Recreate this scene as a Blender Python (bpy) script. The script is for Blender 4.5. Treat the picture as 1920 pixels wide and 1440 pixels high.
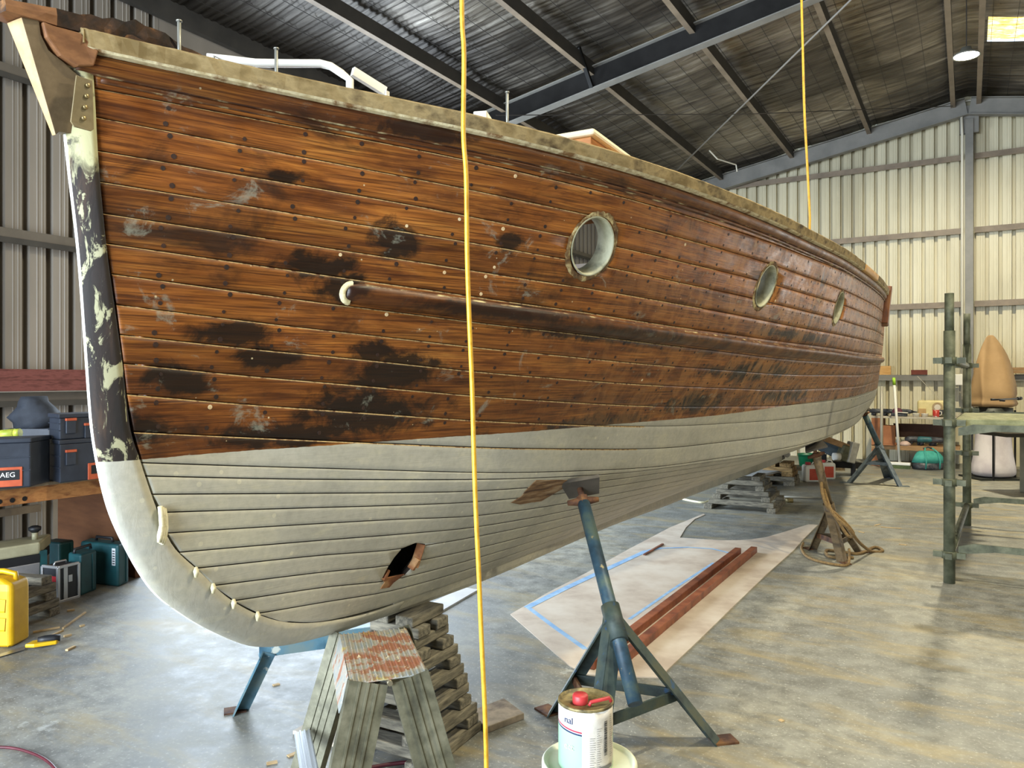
import bpy, bmesh, math, random
import numpy as np
from mathutils import Vector, Matrix, Euler
random.seed(7)
R = math.radians
for o in list(bpy.data.objects): bpy.data.objects.remove(o)
scene = bpy.context.scene
COL = scene.collection
# ------------------------------------------------------------------ camera
TH = R(30.7); CAM_H = 1.58
cam = bpy.data.cameras.new('camera'); cam.sensor_width = 36; cam.lens = 27.0; cam.shift_y = -10/1920; cam.clip_start = .05
camo = bpy.data.objects.new('camera', cam); COL.objects.link(camo)
camo.location = (0, 0, CAM_H); camo.rotation_euler = (R(90), 0, TH); scene.camera = camo
# ------------------------------------------------------------------ world, light, exposure
scene.view_settings.view_transform = 'Standard'; scene.view_settings.look = 'None'
scene.view_settings.gamma = 1; scene.view_settings.use_curve_mapping = False
scene.view_settings.exposure = 0.80
wd = bpy.data.worlds.new('sky'); scene.world = wd; wd.use_nodes = True
wn = wd.node_tree; bg = wn.nodes['Background']
bg.inputs[0].default_value = (.60, .78, 1, 1); bg.inputs[1].default_value = 1.4
def area(name, loc, rot, sx, sy, power, col, spread=180):
    l = bpy.data.lights.new(name, 'AREA'); l.shape = 'RECTANGLE'; l.size = sx; l.size_y = sy; l.energy = power; l.color = col
    l.spread = R(spread)
    o = bpy.data.objects.new(name, l); COL.objects.link(o); o.location = loc; o.rotation_euler = rot; return o
# daylight entering by the big open door behind the photographer and by the side door near the far end
area('door_daylight', (-3.6, -5.3, 2.3), (R(90), 0, 0), 7.0, 4.4, 1250, (.80, .90, 1.0))
area('side_door_daylight', (-7.45, 7.6, 2.05), (0, R(-90), 0), 4.0, 5.0, 480, (.76, .88, 1.0))
area('far_door_daylight', (5.2, 16.3, 1.6), (R(-90), 0, 0), 2.2, 3.0, 95, (1.0, .94, .80))
# ------------------------------------------------------------------ helpers
RT = Vector((math.cos(TH), math.sin(TH), 0)); FW = Vector((-math.sin(TH), math.cos(TH), 0)); UP = Vector((0, 0, 1))
EYE = Vector((0, 0, CAM_H))
def ray(u, v): return RT*((u-960)/1440) + FW + UP*((710-v)/1440)
def at(u, v, d): return EYE + ray(u, v)*d            # d = distance in front of the photographer
def onz(u, v, z=0.0): r = ray(u, v); return EYE + r*((z-CAM_H)/r.z)
def onx(u, v, X): r = ray(u, v); return EYE + r*(X/r.x)
def ony(u, v, Y): r = ray(u, v); return EYE + r*(Y/r.y)
def hx(s):
    s = s.lstrip('#'); c = [int(s[i:i+2], 16)/255 for i in (0, 2, 4)]
    return tuple((x/12.92 if x <= .04045 else ((x+.055)/1.055)**2.4) for x in c) + (1,)
class NT:
    def __init__(s, name):
        s.m = bpy.data.materials.new(name); s.m.use_nodes = True; s.t = s.m.node_tree; s.b = s.t.nodes['Principled BSDF']
    def n(s, ty, **k):
        q = s.t.nodes.new(ty)
        for a, v in k.items():
            if a.startswith('i_'):
                key = a[2:]; key = int(key) if key.isdigit() else key
                if isinstance(v, bpy.types.NodeSocket): s.t.links.new(v, q.inputs[key])
                else: q.inputs[key].default_value = v
            else: setattr(q, a, v)
        return q
    def l(s, a, b): s.t.links.new(a, b)
    def coord(s, scale=(1, 1, 1), off=None):
        tc = s.n('ShaderNodeTexCoord'); mp = s.n('ShaderNodeMapping'); s.l(tc.outputs['Object'], mp.inputs[0]); mp.inputs['Scale'].default_value = scale
        if off is not None: s.l(off, mp.inputs['Location'])
        return mp.outputs[0]
    def noise(s, vec, scale, detail=4, rough=.55, dist=0): 
        q = s.n('ShaderNodeTexNoise'); s.l(vec, q.inputs['Vector']); q.inputs['Scale'].default_value = scale; q.inputs['Detail'].default_value = detail
        q.inputs['Roughness'].default_value = rough; q.inputs['Distortion'].default_value = dist; return q.outputs[0]
    def ramp(s, fac, stops):
        q = s.n('ShaderNodeValToRGB'); s.l(fac, q.inputs[0]); e = q.color_ramp.elements
        while len(e) < len(stops): e.new(.5)
        for x, (p, c) in zip(e, stops): x.position = p; x.color = hx(c) if isinstance(c, str) else (c, c, c, 1)
        return q.outputs[0]
    def mix(s, fac, a, b, mode='MIX'):
        q = s.n('ShaderNodeMix', data_type='RGBA', blend_type=mode)
        for v, i in ((fac, 0), (a, 6), (b, 7)):
            if isinstance(v, bpy.types.NodeSocket): s.l(v, q.inputs[i])
            elif i == 0: q.inputs[0].default_value = v
            else: q.inputs[i].default_value = hx(v) if isinstance(v, str) else v
        return q.outputs[2]
    def math(s, op, a, b=0.0, c=None):
        q = s.n('ShaderNodeMath', operation=op)
        for i, v in enumerate((a, b) if c is None else (a, b, c)):
            if isinstance(v, bpy.types.NodeSocket): s.l(v, q.inputs[i])
            else: q.inputs[i].default_value = v
        return q.outputs[0]
    def fin(s, col=None, rough=None, bump=None, bstr=.2, metal=None, bdist=.01):
        for v, k in ((col, 'Base Color'), (rough, 'Roughness'), (metal, 'Metallic')):
            if v is None: continue
            if isinstance(v, bpy.types.NodeSocket): s.l(v, s.b.inputs[k])
            else: s.b.inputs[k].default_value = hx(v) if isinstance(v, str) else v
        if bump is not None:
            q = s.n('ShaderNodeBump'); q.inputs['Strength'].default_value = bstr; q.inputs['Distance'].default_value = bdist
            s.l(bump, q.inputs['Height']); s.l(q.outputs[0], s.b.inputs['Normal'])
        return s.m
MATS = {}
def mk(name, c1, c2, scale=6, rough=.6, metal=0, bump=.15, stretch=(1, 1, 1), c3=None, sp=None, detail=5, lo=.35, hi=.65):
    """noise-mottled paint, wood, metal or cloth; c3 = third tone, sp = (colour, threshold, scale) for splashes"""
    if name in MATS: return MATS[name]
    t = NT(name); oi = t.n('ShaderNodeObjectInfo'); off = t.n('ShaderNodeCombineXYZ')
    r9 = t.math('MULTIPLY', oi.outputs['Random'], 9.0)
    for i in range(3): t.l(r9, off.inputs[i])
    v = t.coord(stretch, off.outputs[0]); nz = t.noise(v, scale, detail, .6)
    col = t.ramp(nz, [(lo, c1), (hi, c2)] if c3 is None else [(lo, c1), ((lo+hi)/2, c2), (hi, c3)])
    if sp:
        v2 = t.coord((1, 1, 1), off.outputs[0]); n2 = t.noise(v2, sp[2], 5, .6)
        col = t.mix(t.ramp(n2, [(sp[1], 0.0), (sp[1]+.05, 1.0)]), col, sp[0])
    MATS[name] = t.fin(col, rough, nz, bump, metal); return MATS[name]
def plain(name, c, rough=.5, metal=0, emit=None, es=1):
    if name in MATS: return MATS[name]
    t = NT(name); t.fin(c, rough, metal=metal)
    if emit: t.b.inputs['Emission Color'].default_value = hx(emit); t.b.inputs['Emission Strength'].default_value = es
    MATS[name] = t.m; return t.m
class MB:
    def __init__(s, M=None): s.v = []; s.f = []; s.mi = []; s.cur = 0; s.M = M or Matrix.Identity(4); s.sm = []; s.smooth = False
    def add(s, vs, fs):
        k = len(s.v); s.v += [tuple(s.M @ Vector(x)) for x in vs]
        for f in fs: s.f.append([i+k for i in f]); s.mi.append(s.cur); s.sm.append(s.smooth)
        return s
    def box(s, c, d, rot=None, taper=1.0):
        x, y, z = d[0]/2, d[1]/2, d[2]/2; t = taper
        vs = [(-x, -y, -z), (x, -y, -z), (x, y, -z), (-x, y, -z), (-x*t, -y*t, z), (x*t, -y*t, z), (x*t, y*t, z), (-x*t, y*t, z)]
        E = Euler(rot).to_matrix() if rot is not None else Matrix.Identity(3)
        return s.add([E @ Vector(q) + Vector(c) for q in vs], [(3, 2, 1, 0), (4, 5, 6, 7), (0, 1, 5, 4), (1, 2, 6, 5), (2, 3, 7, 6), (3, 0, 4, 7)])
    def beam(s, a, b, w, hgt, up=(0, 0, 1)):
        """rectangular bar from a to b, w across, hgt along up"""
        a = Vector(a); b = Vector(b); d = (b-a).normalized(); sd = d.cross(Vector(up))
        if sd.length < 1e-4: sd = d.cross(Vector((1, 0, 0)))
        sd.normalize(); u = sd.cross(d).normalized()
        vs = [p+sd*(w/2*i)+u*(hgt/2*j) for p in (a, b) for i, j in ((-1, -1), (1, -1), (1, 1), (-1, 1))]
        return s.add(vs, [(0, 1, 2, 3), (7, 6, 5, 4), (0, 4, 5, 1), (1, 5, 6, 2), (2, 6, 7, 3), (3, 7, 4, 0)])
    def channel(s, a, b, w, fl, t, up):
        """C section from a to b: web w wide facing 'up', flanges fl deep"""
        a = Vector(a); b = Vector(b); d = (b-a).normalized(); u = Vector(up); u = (u-d*u.dot(d)).normalized(); sd = d.cross(u).normalized()
        s.beam(a, b, w, t, u)
        for k in (-1, 1): o = sd*(k*(w/2-t/2))-u*(fl/2); s.beam(a+o, b+o, t, fl, u)
        return s
    def angle(s, a, b, w, t, n1, n2):
        a = Vector(a); b = Vector(b); n1 = Vector(n1).normalized(); n2 = Vector(n2).normalized()
        s.beam(a+n1*w/2, b+n1*w/2, t, w, n1); s.beam(a+n2*w/2, b+n2*w/2, t, w, n2); return s
    def tube(s, pts, r, n=10, closed=False):
        pts = [Vector(p) for p in pts]; m = len(pts); rs = r if isinstance(r, (list, tuple)) else [r]*m
        prev = None; vs = []
        for i, p in enumerate(pts):
            d = (pts[min(i+1, m-1)]-pts[max(i-1, 0)]).normalized()
            if prev is None: x = d.orthogonal().normalized()
            else: x = (prev-d*prev.dot(d)); x = x.normalized() if x.length > 1e-6 else d.orthogonal().normalized()
            prev = x; y = d.cross(x)
            vs += [p+(x*math.cos(2*math.pi*k/n)+y*math.sin(2*math.pi*k/n))*rs[i] for k in range(n)]
        fs = [(i*n+k, i*n+(k+1) % n, (i+1)*n+(k+1) % n, (i+1)*n+k) for i in range(m-1) for k in range(n)]
        sm = s.smooth; s.smooth = n > 6; s.add(vs, fs); k0 = len(s.v)-len(vs)
        s.smooth = False; s.f.append([k0+k for k in range(n)][::-1]); s.mi.append(s.cur); s.sm.append(False)
        s.f.append([k0+(m-1)*n+k for k in range(n)]); s.mi.append(s.cur); s.sm.append(False); s.smooth = sm
        return s
    def lathe(s, prof, n=24, c=(0, 0, 0), flat=()):
        c = Vector(c); vs = []; 
        for r, z in prof: vs += [c+Vector((r*math.cos(2*math.pi*k/n), r*math.sin(2*math.pi*k/n), z)) for k in range(n)]
        fs = [(i*n+k, i*n+(k+1) % n, (i+1)*n+(k+1) % n, (i+1)*n+k) for i in range(len(prof)-1) for k in range(n)]
        sm = s.smooth; s.smooth = True; s.add(vs, fs); s.smooth = sm; return s
    def prism(s, poly, off, flip=False):
        """closed polygon of 3D points extruded by the vector off"""
        n = len(poly); off = Vector(off); vs = [Vector(p) for p in poly] + [Vector(p)+off for p in poly]
        return s.add(vs, [tuple(range(n))[::-1], tuple(range(n, 2*n))] + [(i, (i+1) % n, n+(i+1) % n, n+i) for i in range(n)])
    def loft(s, rings, cap=True, closed=True):
        n = len(rings[0]); vs = [p for r in rings for p in r]
        fs = [(i*n+k, i*n+(k+1) % n, (i+1)*n+(k+1) % n, (i+1)*n+k) for i in range(len(rings)-1) for k in range(n if closed else n-1)]
        if cap: fs += [tuple(range(n))[::-1], tuple(range((len(rings)-1)*n, len(rings)*n))]
        return s.add(vs, fs)
    def build(s, name, mats, parent=None, bev=0, seg=2, fixn=True, sub=0, local=True):
        me = bpy.data.meshes.new(name); base = Vector((0, 0, 0))
        if parent is not None and local == 'w':
            inv = parent.matrix_basis.inverted(); vv = [tuple(inv @ Vector(x)) for x in s.v]
        else: vv = s.v
        me.from_pydata(vv, [], s.f)
        mats = mats if isinstance(mats, (list, tuple)) else [mats]
        for m in mats: me.materials.append(m)
        me.polygons.foreach_set('material_index', s.mi); me.polygons.foreach_set('use_smooth', s.sm)
        if fixn:
            b = bmesh.new(); b.from_mesh(me); bmesh.ops.recalc_face_normals(b, faces=b.faces); b.to_mesh(me); b.free()
        me.update()
        o = bpy.data.objects.new(name, me); COL.objects.link(o)
        if parent is not None: o.parent = parent
        if bev:
            q = o.modifiers.new('bevel', 'BEVEL'); q.width = bev; q.segments = seg; q.limit_method = 'ANGLE'; q.angle_limit = R(40)
        if sub:
            q = o.modifiers.new('sub', 'SUBSURF'); q.levels = sub; q.render_levels = sub
        return o
def tag(o, label, cat=None, group=None, kind=None):
    if label: o['label'] = label
    if cat: o['category'] = cat
    if group: o['group'] = group
    if kind: o['kind'] = kind
    return o
def thing(name, label, cat, loc, rz=0, group=None):
    o = bpy.data.objects.new(name, None); COL.objects.link(o); o.location = loc; o.rotation_euler = (0, 0, rz); o.empty_display_size = .1
    o.matrix_basis = Matrix.Translation(Vector(loc)) @ Matrix.Rotation(rz, 4, 'Z')
    return tag(o, label, cat, group)
def single(mb, name, label, cat, mats, origin=None, bev=0, group=None, sub=0, seg=2):
    """one-mesh thing whose vertices are given in world space; the origin is moved to its base"""
    v = np.array(s_ if (s_ := mb.v) else [(0, 0, 0)])
    c = Vector(origin) if origin is not None else Vector(((v[:, 0].min()+v[:, 0].max())/2, (v[:, 1].min()+v[:, 1].max())/2, v[:, 2].min()))
    mb.v = [tuple(Vector(x)-c) for x in mb.v]
    o = mb.build(name, mats, bev=bev, sub=sub, seg=seg); o.location = c; o.matrix_basis = Matrix.Translation(c)
    return tag(o, label, cat, group)
def struct(mb, name, mats, label=None, bev=0, **k):
    o = mb.build(name, mats, bev=bev, **k); o['kind'] = 'structure'
    if label: o['label'] = label
    return o
def text(name, body, mat, parent, loc, rot, size, extr=.0004):
    cu = bpy.data.curves.new(name, 'FONT'); cu.body = body; cu.size = size; cu.extrude = extr; cu.align_x = 'CENTER'; cu.align_y = 'CENTER'
    o = bpy.data.objects.new(name+'_curve', cu); COL.objects.link(o)
    dg = bpy.context.evaluated_depsgraph_get(); me = bpy.data.meshes.new_from_object(o.evaluated_get(dg)); bpy.data.objects.remove(o)
    me.materials.clear(); me.materials.append(mat)
    q = bpy.data.objects.new(name, me); COL.objects.link(q); q.parent = parent; q.location = loc; q.rotation_euler = rot; return q
ORD = 'bottom second third fourth fifth sixth seventh eighth ninth tenth eleventh twelfth thirteenth fourteenth fifteenth'.split()

# ------------------------------------------------------------------ building shell
YE, XW, XR, YF = 16.5, -7.25, 7.25, -5.5
SL = .179
def roof_z(X): return 6.83 - SL*abs(X)               # foil under the roof sheets
# floor
t = NT('concrete'); v = t.coord(); n1 = t.noise(v, .55, 7, .6, .4); n2 = t.noise(v, 7, 8, .7); n3 = t.noise(t.coord((1, 3.2, 1)), 1.3, 6, .65, .6)
c = t.ramp(n1, [(.32, '#636563'), (.48, '#83847f'), (.62, '#9b998c')])
c = t.mix(t.ramp(n2, [(.38, .7), (.6, 0.0)]), c, '#54544f')
n5 = t.noise(v, 55, 5, .7); c = t.mix(t.ramp(n5, [(.56, 0.0), (.68, .55)]), c, '#c4c4ba')
c = t.mix(t.ramp(n3, [(.50, 0.0), (.70, .55)]), c, '#a3905f')
vo = t.n('ShaderNodeTexVoronoi'); t.l(v, vo.inputs['Vector']); vo.inputs['Scale'].default_value = 34; vo.inputs['Randomness'].default_value = 1
spk = t.math('MULTIPLY', t.math('LESS_THAN', vo.outputs['Distance'], .10), t.ramp(t.noise(v, 1.1, 3), [(.42, 0.0), (.6, 1.0)]))
c = t.mix(t.math('MULTIPLY', spk, .6), c, '#d4d4c8')
n4 = t.noise(v, 2.3, 6, .7)
c = t.mix(t.ramp(n4, [(.66, 0.0), (.72, .6)]), c, '#c3c6c0')
rg = t.ramp(n2, [(.3, .46), (.7, .7)])
M_floor = t.fin(c, rg, n2, .12, bdist=.004)
mb = MB(); mb.box((0, (YE+YF)/2, -.06), (XR-XW+.4, YE-YF+6, .12)); struct(mb, 'floor', M_floor)
# ribbed wall cladding
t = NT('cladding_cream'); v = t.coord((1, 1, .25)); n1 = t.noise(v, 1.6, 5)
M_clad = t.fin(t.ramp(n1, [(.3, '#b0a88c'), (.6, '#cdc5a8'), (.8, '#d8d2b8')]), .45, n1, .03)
t = NT('cladding_shaded'); v = t.coord((1, 1, .25)); n1 = t.noise(v, 1.6, 5)
M_clad2 = t.fin(t.ramp(n1, [(.3, '#7f786e'), (.6, '#938b80'), (.8, '#9c9488')]), .5, n1, .03)  # darker copy of the gable cladding, its shade put into the colour
def rib_wall(name, a, b, inward, ztop, mat, pitch=.205, lab=None):
    """trapezoidal sheet: ribs stand away from the room, flat pans in between with two fine swages"""
    a = Vector(a); b = Vector(b); L = (b-a).length; d = (b-a)/L; n = Vector(inward)
    prof = []
    k = 0
    while k*pitch < L:
        x = k*pitch
        prof += [(x, 0), (x+.055, 0), (x+.058, .004), (x+.066, .004), (x+.069, 0), (x+.098, 0), (x+.101, .004), (x+.109, .004), (x+.112, 0), (x+.136, 0), (x+.140, -.10), (x+.198, -.10), (x+.202, 0)]
        k += 1
    prof = [(min(x, L), o) for x, o in prof]
    m = MB(); vs = []; 
    for x, o in prof:
        p = a+d*x+n*o; vs += [(p.x, p.y, 0), (p.x, p.y, ztop(p))]
    m.add(vs, [(2*i, 2*i+2, 2*i+3, 2*i+1) for i in range(len(prof)-1)])
    # outer skin closing the sheet
    q0, q1 = a-n*.06, b-n*.06; zt = max(ztop(a), ztop(b), ztop((a+b)/2))
    o = m.build(name, mat, fixn=False); o['kind'] = 'structure'
    if lab: o['label'] = lab
    return o
rib_wall('wall_back', (XW, YE, 0), (4.0, YE, 0), (0, -1, 0), lambda p: roof_z(p.x)+.15, M_clad, lab='cream ribbed steel cladding of the far gable wall')
rib_wall('wall_back_beside_door', (6.4, YE, 0), (XR, YE, 0), (0, -1, 0), lambda p: roof_z(p.x)+.15, M_clad)
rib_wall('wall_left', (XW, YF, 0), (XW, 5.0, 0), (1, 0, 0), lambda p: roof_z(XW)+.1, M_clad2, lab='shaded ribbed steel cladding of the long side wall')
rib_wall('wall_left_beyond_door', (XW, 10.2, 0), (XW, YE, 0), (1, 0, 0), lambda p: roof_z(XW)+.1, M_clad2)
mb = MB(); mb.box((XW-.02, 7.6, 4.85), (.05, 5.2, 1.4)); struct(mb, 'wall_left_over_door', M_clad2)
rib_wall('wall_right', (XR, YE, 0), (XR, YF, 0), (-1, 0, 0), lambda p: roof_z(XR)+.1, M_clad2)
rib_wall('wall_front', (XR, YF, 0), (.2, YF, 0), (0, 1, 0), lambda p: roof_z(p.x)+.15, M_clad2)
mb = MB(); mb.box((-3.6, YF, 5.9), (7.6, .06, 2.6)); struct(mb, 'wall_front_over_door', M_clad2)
mb = MB(); mb.box((5.2, YE+.02, 4.7), (2.4, .06, 3.2)); struct(mb, 'wall_back_over_door', M_clad)
# roof: reflective foil sagging between the sheets' ribs, two slopes
t = NT('roof_foil'); v = t.coord(); n1 = t.noise(t.coord((.5, 5, 1)), 2.2, 7, .65, .5); n2 = t.noise(v, .5, 4)
nd = t.noise(v, 9, 6, .7)
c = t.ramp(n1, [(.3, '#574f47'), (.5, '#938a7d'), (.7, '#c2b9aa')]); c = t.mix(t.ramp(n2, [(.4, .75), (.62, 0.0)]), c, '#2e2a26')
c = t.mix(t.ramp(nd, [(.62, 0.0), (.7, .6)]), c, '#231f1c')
tcf = t.n('ShaderNodeTexCoord'); sxf = t.n('ShaderNodeSeparateXYZ'); t.l(tcf.outputs['Object'], sxf.inputs[0])
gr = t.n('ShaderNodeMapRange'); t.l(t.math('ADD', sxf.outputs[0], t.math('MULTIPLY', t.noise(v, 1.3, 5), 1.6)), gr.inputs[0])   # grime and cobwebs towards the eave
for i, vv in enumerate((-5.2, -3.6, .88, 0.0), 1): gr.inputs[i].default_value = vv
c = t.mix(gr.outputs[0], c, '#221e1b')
M_foil = t.fin(c, .36, n1, .6, metal=.7, bdist=.03)
rnd = np.random.RandomState(3)
def roof(sign, holes):
    m = MB(); ys = np.arange(YF, YE+.02, .024); xs = np.linspace(0, 7.3, 30); vs = []
    ph = rnd.rand(len(ys))*.012
    base = np.array([.020*abs(math.sin(math.pi*y/.095+.6*math.sin(y*3.1)))+.008*math.sin(y*7.1)+.006*math.sin(y*31) for y in ys])+ph*.5
    for i, x in enumerate(xs):
        sag = .03*math.sin(math.pi*((x-.2) % 1.42)/1.42)
        wob = .010*np.sin(ys*2.3+x*1.9)+.008*np.sin(ys*5.1-x*3.3)
        for j, y in enumerate(ys): vs.append((sign*x, y, roof_z(x)-sag-base[j]-wob[j]))
    n = len(ys); fs = [(i*n+j, i*n+j+1, (i+1)*n+j+1, (i+1)*n+j) for i in range(len(xs)-1) for j in range(n-1)
        if not any(a <= xs[i] and xs[i+1] <= b and c <= ys[j] and ys[j+1] <= d for a, b, c, d in holes)]
    m.smooth = True; m.add(vs, fs); return m
SKY = [(.25, 1.52, 12.95, 13.86)]
o = roof(-1, []).build('ceiling', M_foil, fixn=False); tag(o, 'dark silver foil under the roof sheets on the boat side', kind='structure')
o = roof(1, SKY).build('ceiling_far_slope', M_foil, fixn=False); tag(o, 'dark silver foil on the far roof slope', kind='structure')
# safety mesh wires under the foil
m = MB()
for sg in (-1, 1):
    for k in range(1, 24):
        x = k*.3
        if sg > 0 and x > 2.7: continue
        m.beam((sg*x, YF, roof_z(x)-.075), (sg*x, YE, roof_z(x)-.075), .005, .005)
o = m.build('roof_safety_wire', plain('wire_dark', '#2a2622', .6)); tag(o, 'thin dark safety wires strung under the roof foil', kind='structure')
# yellow translucent roof light
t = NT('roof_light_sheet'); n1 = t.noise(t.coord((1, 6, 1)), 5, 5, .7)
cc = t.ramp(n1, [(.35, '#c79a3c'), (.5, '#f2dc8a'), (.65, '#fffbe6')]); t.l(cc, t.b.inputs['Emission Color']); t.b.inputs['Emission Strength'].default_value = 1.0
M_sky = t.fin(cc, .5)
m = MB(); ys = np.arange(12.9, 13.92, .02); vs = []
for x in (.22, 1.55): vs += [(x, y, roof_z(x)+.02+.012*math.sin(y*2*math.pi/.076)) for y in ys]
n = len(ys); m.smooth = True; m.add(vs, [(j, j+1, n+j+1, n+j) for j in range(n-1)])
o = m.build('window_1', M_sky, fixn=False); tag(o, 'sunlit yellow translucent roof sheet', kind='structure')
# steelwork
M_steel = mk('steel_dark', '#191817', '#232221', 3, .55, 0, .05)
M_steelg = mk('steel_grey', '#6e6c66', '#807d76', 3, .5, 0, .05)
M_purl = mk('purlin_brown', '#6f6150', '#857561', 4, .5, 0, .05)
M_purld = mk('purlin_dark', '#33312e', '#413e39', 4, .6, 0, .05)
MATS['steel_dark'].node_tree.nodes['Principled BSDF'].inputs['Specular IOR Level'].default_value = .12
def rafter(name, Y, mat, mflange, lab):
    m = MB()
    for sg in (-1, 1):
        a = Vector((0, Y, 6.36)); b = Vector((sg*7.2, Y, 6.36-SL*7.2)); u = Vector((sg*SL, 0, 1)).normalized()
        m.cur = 0; m.beam(a+u*.155, b+u*.155, .012, .29, u)
        m.cur = 1; m.beam(a+u*.006, b+u*.006, .15, .014, u); m.beam(a+u*.304, b+u*.304, .15, .014, u)
        m.cur = 0
        for X in (1.62, 4.45):   # fly braces from the bottom flange to the purlins
            p = Vector((sg*X, Y, 6.36-SL*X)); m.beam(p+Vector((sg*.06, .05, .02)), p+Vector((sg*-.05, .5, .42)), .05, .05)
            if mat is M_steel: m.beam(p+Vector((0, -.05, .02)), p+Vector((0, -.48, .42)), .05, .05)
    return struct(m, name, [mat, mflange], lab)
rafter('rafter', 9.7, M_steel, M_steelg, 'dark steel rafter crossing above the middle of the boat')
rafter('rafter', 16.2, M_steelg, M_steelg, 'grey steel rafter against the far gable wall')
rafter('rafter', 2.9, M_steel, M_steelg, 'steel rafter above the bow')
for sg in (-1, 1):
    for X in (.2, 1.6, 3.02, 4.44, 5.86, 7.15):
        if sg > 0 and X > 5: continue
        big = X > 7; m = MB(); z = roof_z(X)-.105-.07*(not big); hgt = .17 if not big else .24
        m.cur = 0; m.beam((sg*(X+.0), YF, z), (sg*X, YE, z), .006, hgt); m.cur = 1
        m.beam((sg*X-.035, YF, z-hgt/2), (sg*X-.035, YE, z-hgt/2), .075, .006)
        struct(m, 'purlin', [M_purld, M_purl if not big else M_purld], 'brown cold-rolled purlin under the roof' if not big else 'dark eave purlin')
for k, z in enumerate((1.61, 2.96, 4.31, 5.66)):
    for (xa, xb) in ((XW, -.1), (.1, 4.0)):
        if z > 5.5: xa = max(xa, -4.55)
        m = MB(); m.beam((xa, YE-.06, z), (xb, YE-.06, z), .1, .085); m.beam((xa, YE-.12, z-.05), (xb, YE-.12, z-.05), .02, .03)
        struct(m, 'girt', M_purl if z > 2 else M_steelg, 'brown steel girt across the far wall')
for z in (1.42, 2.84, 4.26):
    m = MB(); ye = YE if z > 4.2 else 5.0; m.beam((XW+.06, YF, z), (XW+.06, ye, z), .1, .09); m.cur = 1; m.beam((XW+.115, YF, z-.06), (XW+.115, ye, z-.06), .012, .05)
    struct(m, 'girt', [mk('girt_brown', '#5d564c', '#6a6257', 4, .55), M_purld], 'brown steel girt along the side wall')
m = MB(); m.box((.02, YE-.2, 3.15), (.13, .16, 6.3)); m.box((.02, YE-.2, 6.3), (.3, .1, .5)); struct(m, 'column', M_steelg, 'grey steel column under the ridge', bev=.004)
for Y in (2.9, 9.7):
    m = MB(); m.channel((XW+.22, Y, 0), (XW+.22, Y, 5.15), .15, .15, .012, (1, 0, 0)); struct(m, 'column', M_steel, 'dark steel column at the side wall')
# eave flashing strip along the gable, seen pale under the foil
m = MB(); m.tube([(-6.8, YE-.08, roof_z(6.8)-.1), (-3, YE-.08, roof_z(3)-.1), (-.2, YE-.08, roof_z(.2)-.1), (.25, YE-.08, roof_z(.25)-.1), (4, YE-.08, roof_z(4)-.1)], .02, 6); struct(m, 'trim_1', plain('pale_strip', '#cfc8b4', .5), 'pale strip along the top of the gable')
# ------------------------------------------------------------------ the boat
# hull frame: x runs aft along the keel (station s = x + 7), port side at negative y, z up
HA = R(28.6)-TH; HP = 2.0                            # heading of the keel and its distance from the photographer
hd = Vector((math.sin(HA), math.cos(HA), 0)); hn = Vector((math.cos(HA), -math.sin(HA), 0))
boat = thing('boat', 'long planked wooden boat with varnished brown topsides, off-white bottom and round portholes, propped on stands', 'boat', (0, 0, 0))
boat.matrix_basis = Matrix.Translation(hd*7-hn*HP) @ Matrix.Rotation(math.atan2(hd.y, hd.x), 4, 'Z')
def HL(s, b, z): return Vector((s-7, -b, z))
def HW(s, b, z): return boat.matrix_basis @ HL(s, b, z)
def pchip(xs, ys):
    xs = list(map(float, xs)); ys = list(map(float, ys)); n = len(xs)
    hh = [xs[i+1]-xs[i] for i in range(n-1)]; dl = [(ys[i+1]-ys[i])/hh[i] for i in range(n-1)]; m = [dl[0]]+[0]*(n-2)+[dl[-1]]
    for i in range(1, n-1):
        if dl[i-1]*dl[i] > 0:
            w1 = 2*hh[i]+hh[i-1]; w2 = hh[i]+2*hh[i-1]; m[i] = (w1+w2)/(w1/dl[i-1]+w2/dl[i])
    def g(x):
        if x <= xs[0]: return ys[0]+m[0]*(x-xs[0])
        if x >= xs[-1]: return ys[-1]+m[-1]*(x-xs[-1])
        i = 0
        while x > xs[i+1]: i += 1
        t = (x-xs[i])/hh[i]
        return ys[i]*(1+2*t)*(1-t)**2+m[i]*hh[i]*t*(1-t)**2+ys[i+1]*t*t*(3-2*t)+m[i+1]*hh[i]*t*t*(t-1)
    return g
SE = 13.2; RB = .055
RAB = [(1.245, 2.53), (1.258, 2.319), (1.264, 2.208), (1.271, 2.116), (1.285, 1.995), (1.291, 1.928), (1.303, 1.87), (1.333, 1.647), (1.362, 1.44), (1.389, 1.353), (1.406, 1.305),
       (1.425, 1.251), (1.454, 1.195), (1.473, 1.132), (1.514, 1.068), (1.574, 1.008), (1.635, .941), (1.715, .874), (1.814, .807), (1.917, .752), (2.146, .687), (2.591, .645),
       (3.239, .62), (4.914, .60), (6.278, .59), (7.102, .575), (10.848, .50), (13.2, .62)]
C0 = pchip([1.25, 1.8, 2.45, 3.36, 4.6, 6.1, 8.6, 10, 11.5, 13.2], [.055, .35, .75, 1.08, 1.34, 1.5, 1.59, 1.545, 1.44, 1.22])
C1 = pchip([1.31, 1.9, 2.4, 3.0, 3.6, 4.5, 5.5, 6.5, 8.5, 10, 11.5, 13.2], [.055, .27, .5, .74, .9, 1.1, 1.26, 1.38, 1.5, 1.49, 1.40, 1.18])
C2 = pchip([1.385, 1.65, 1.95, 2.4, 2.95, 3.58, 4.43, 5.4, 6.5, 8.3, 11, 13.2], [.055, .09, .19, .323, .497, .62, .79, .94, 1.09, 1.33, 1.37, 1.12])
C3s = [1.41, 1.95, 3.05, 4.74, 5.86, 6.7, 9.25, 11.6, 13.2]
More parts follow.
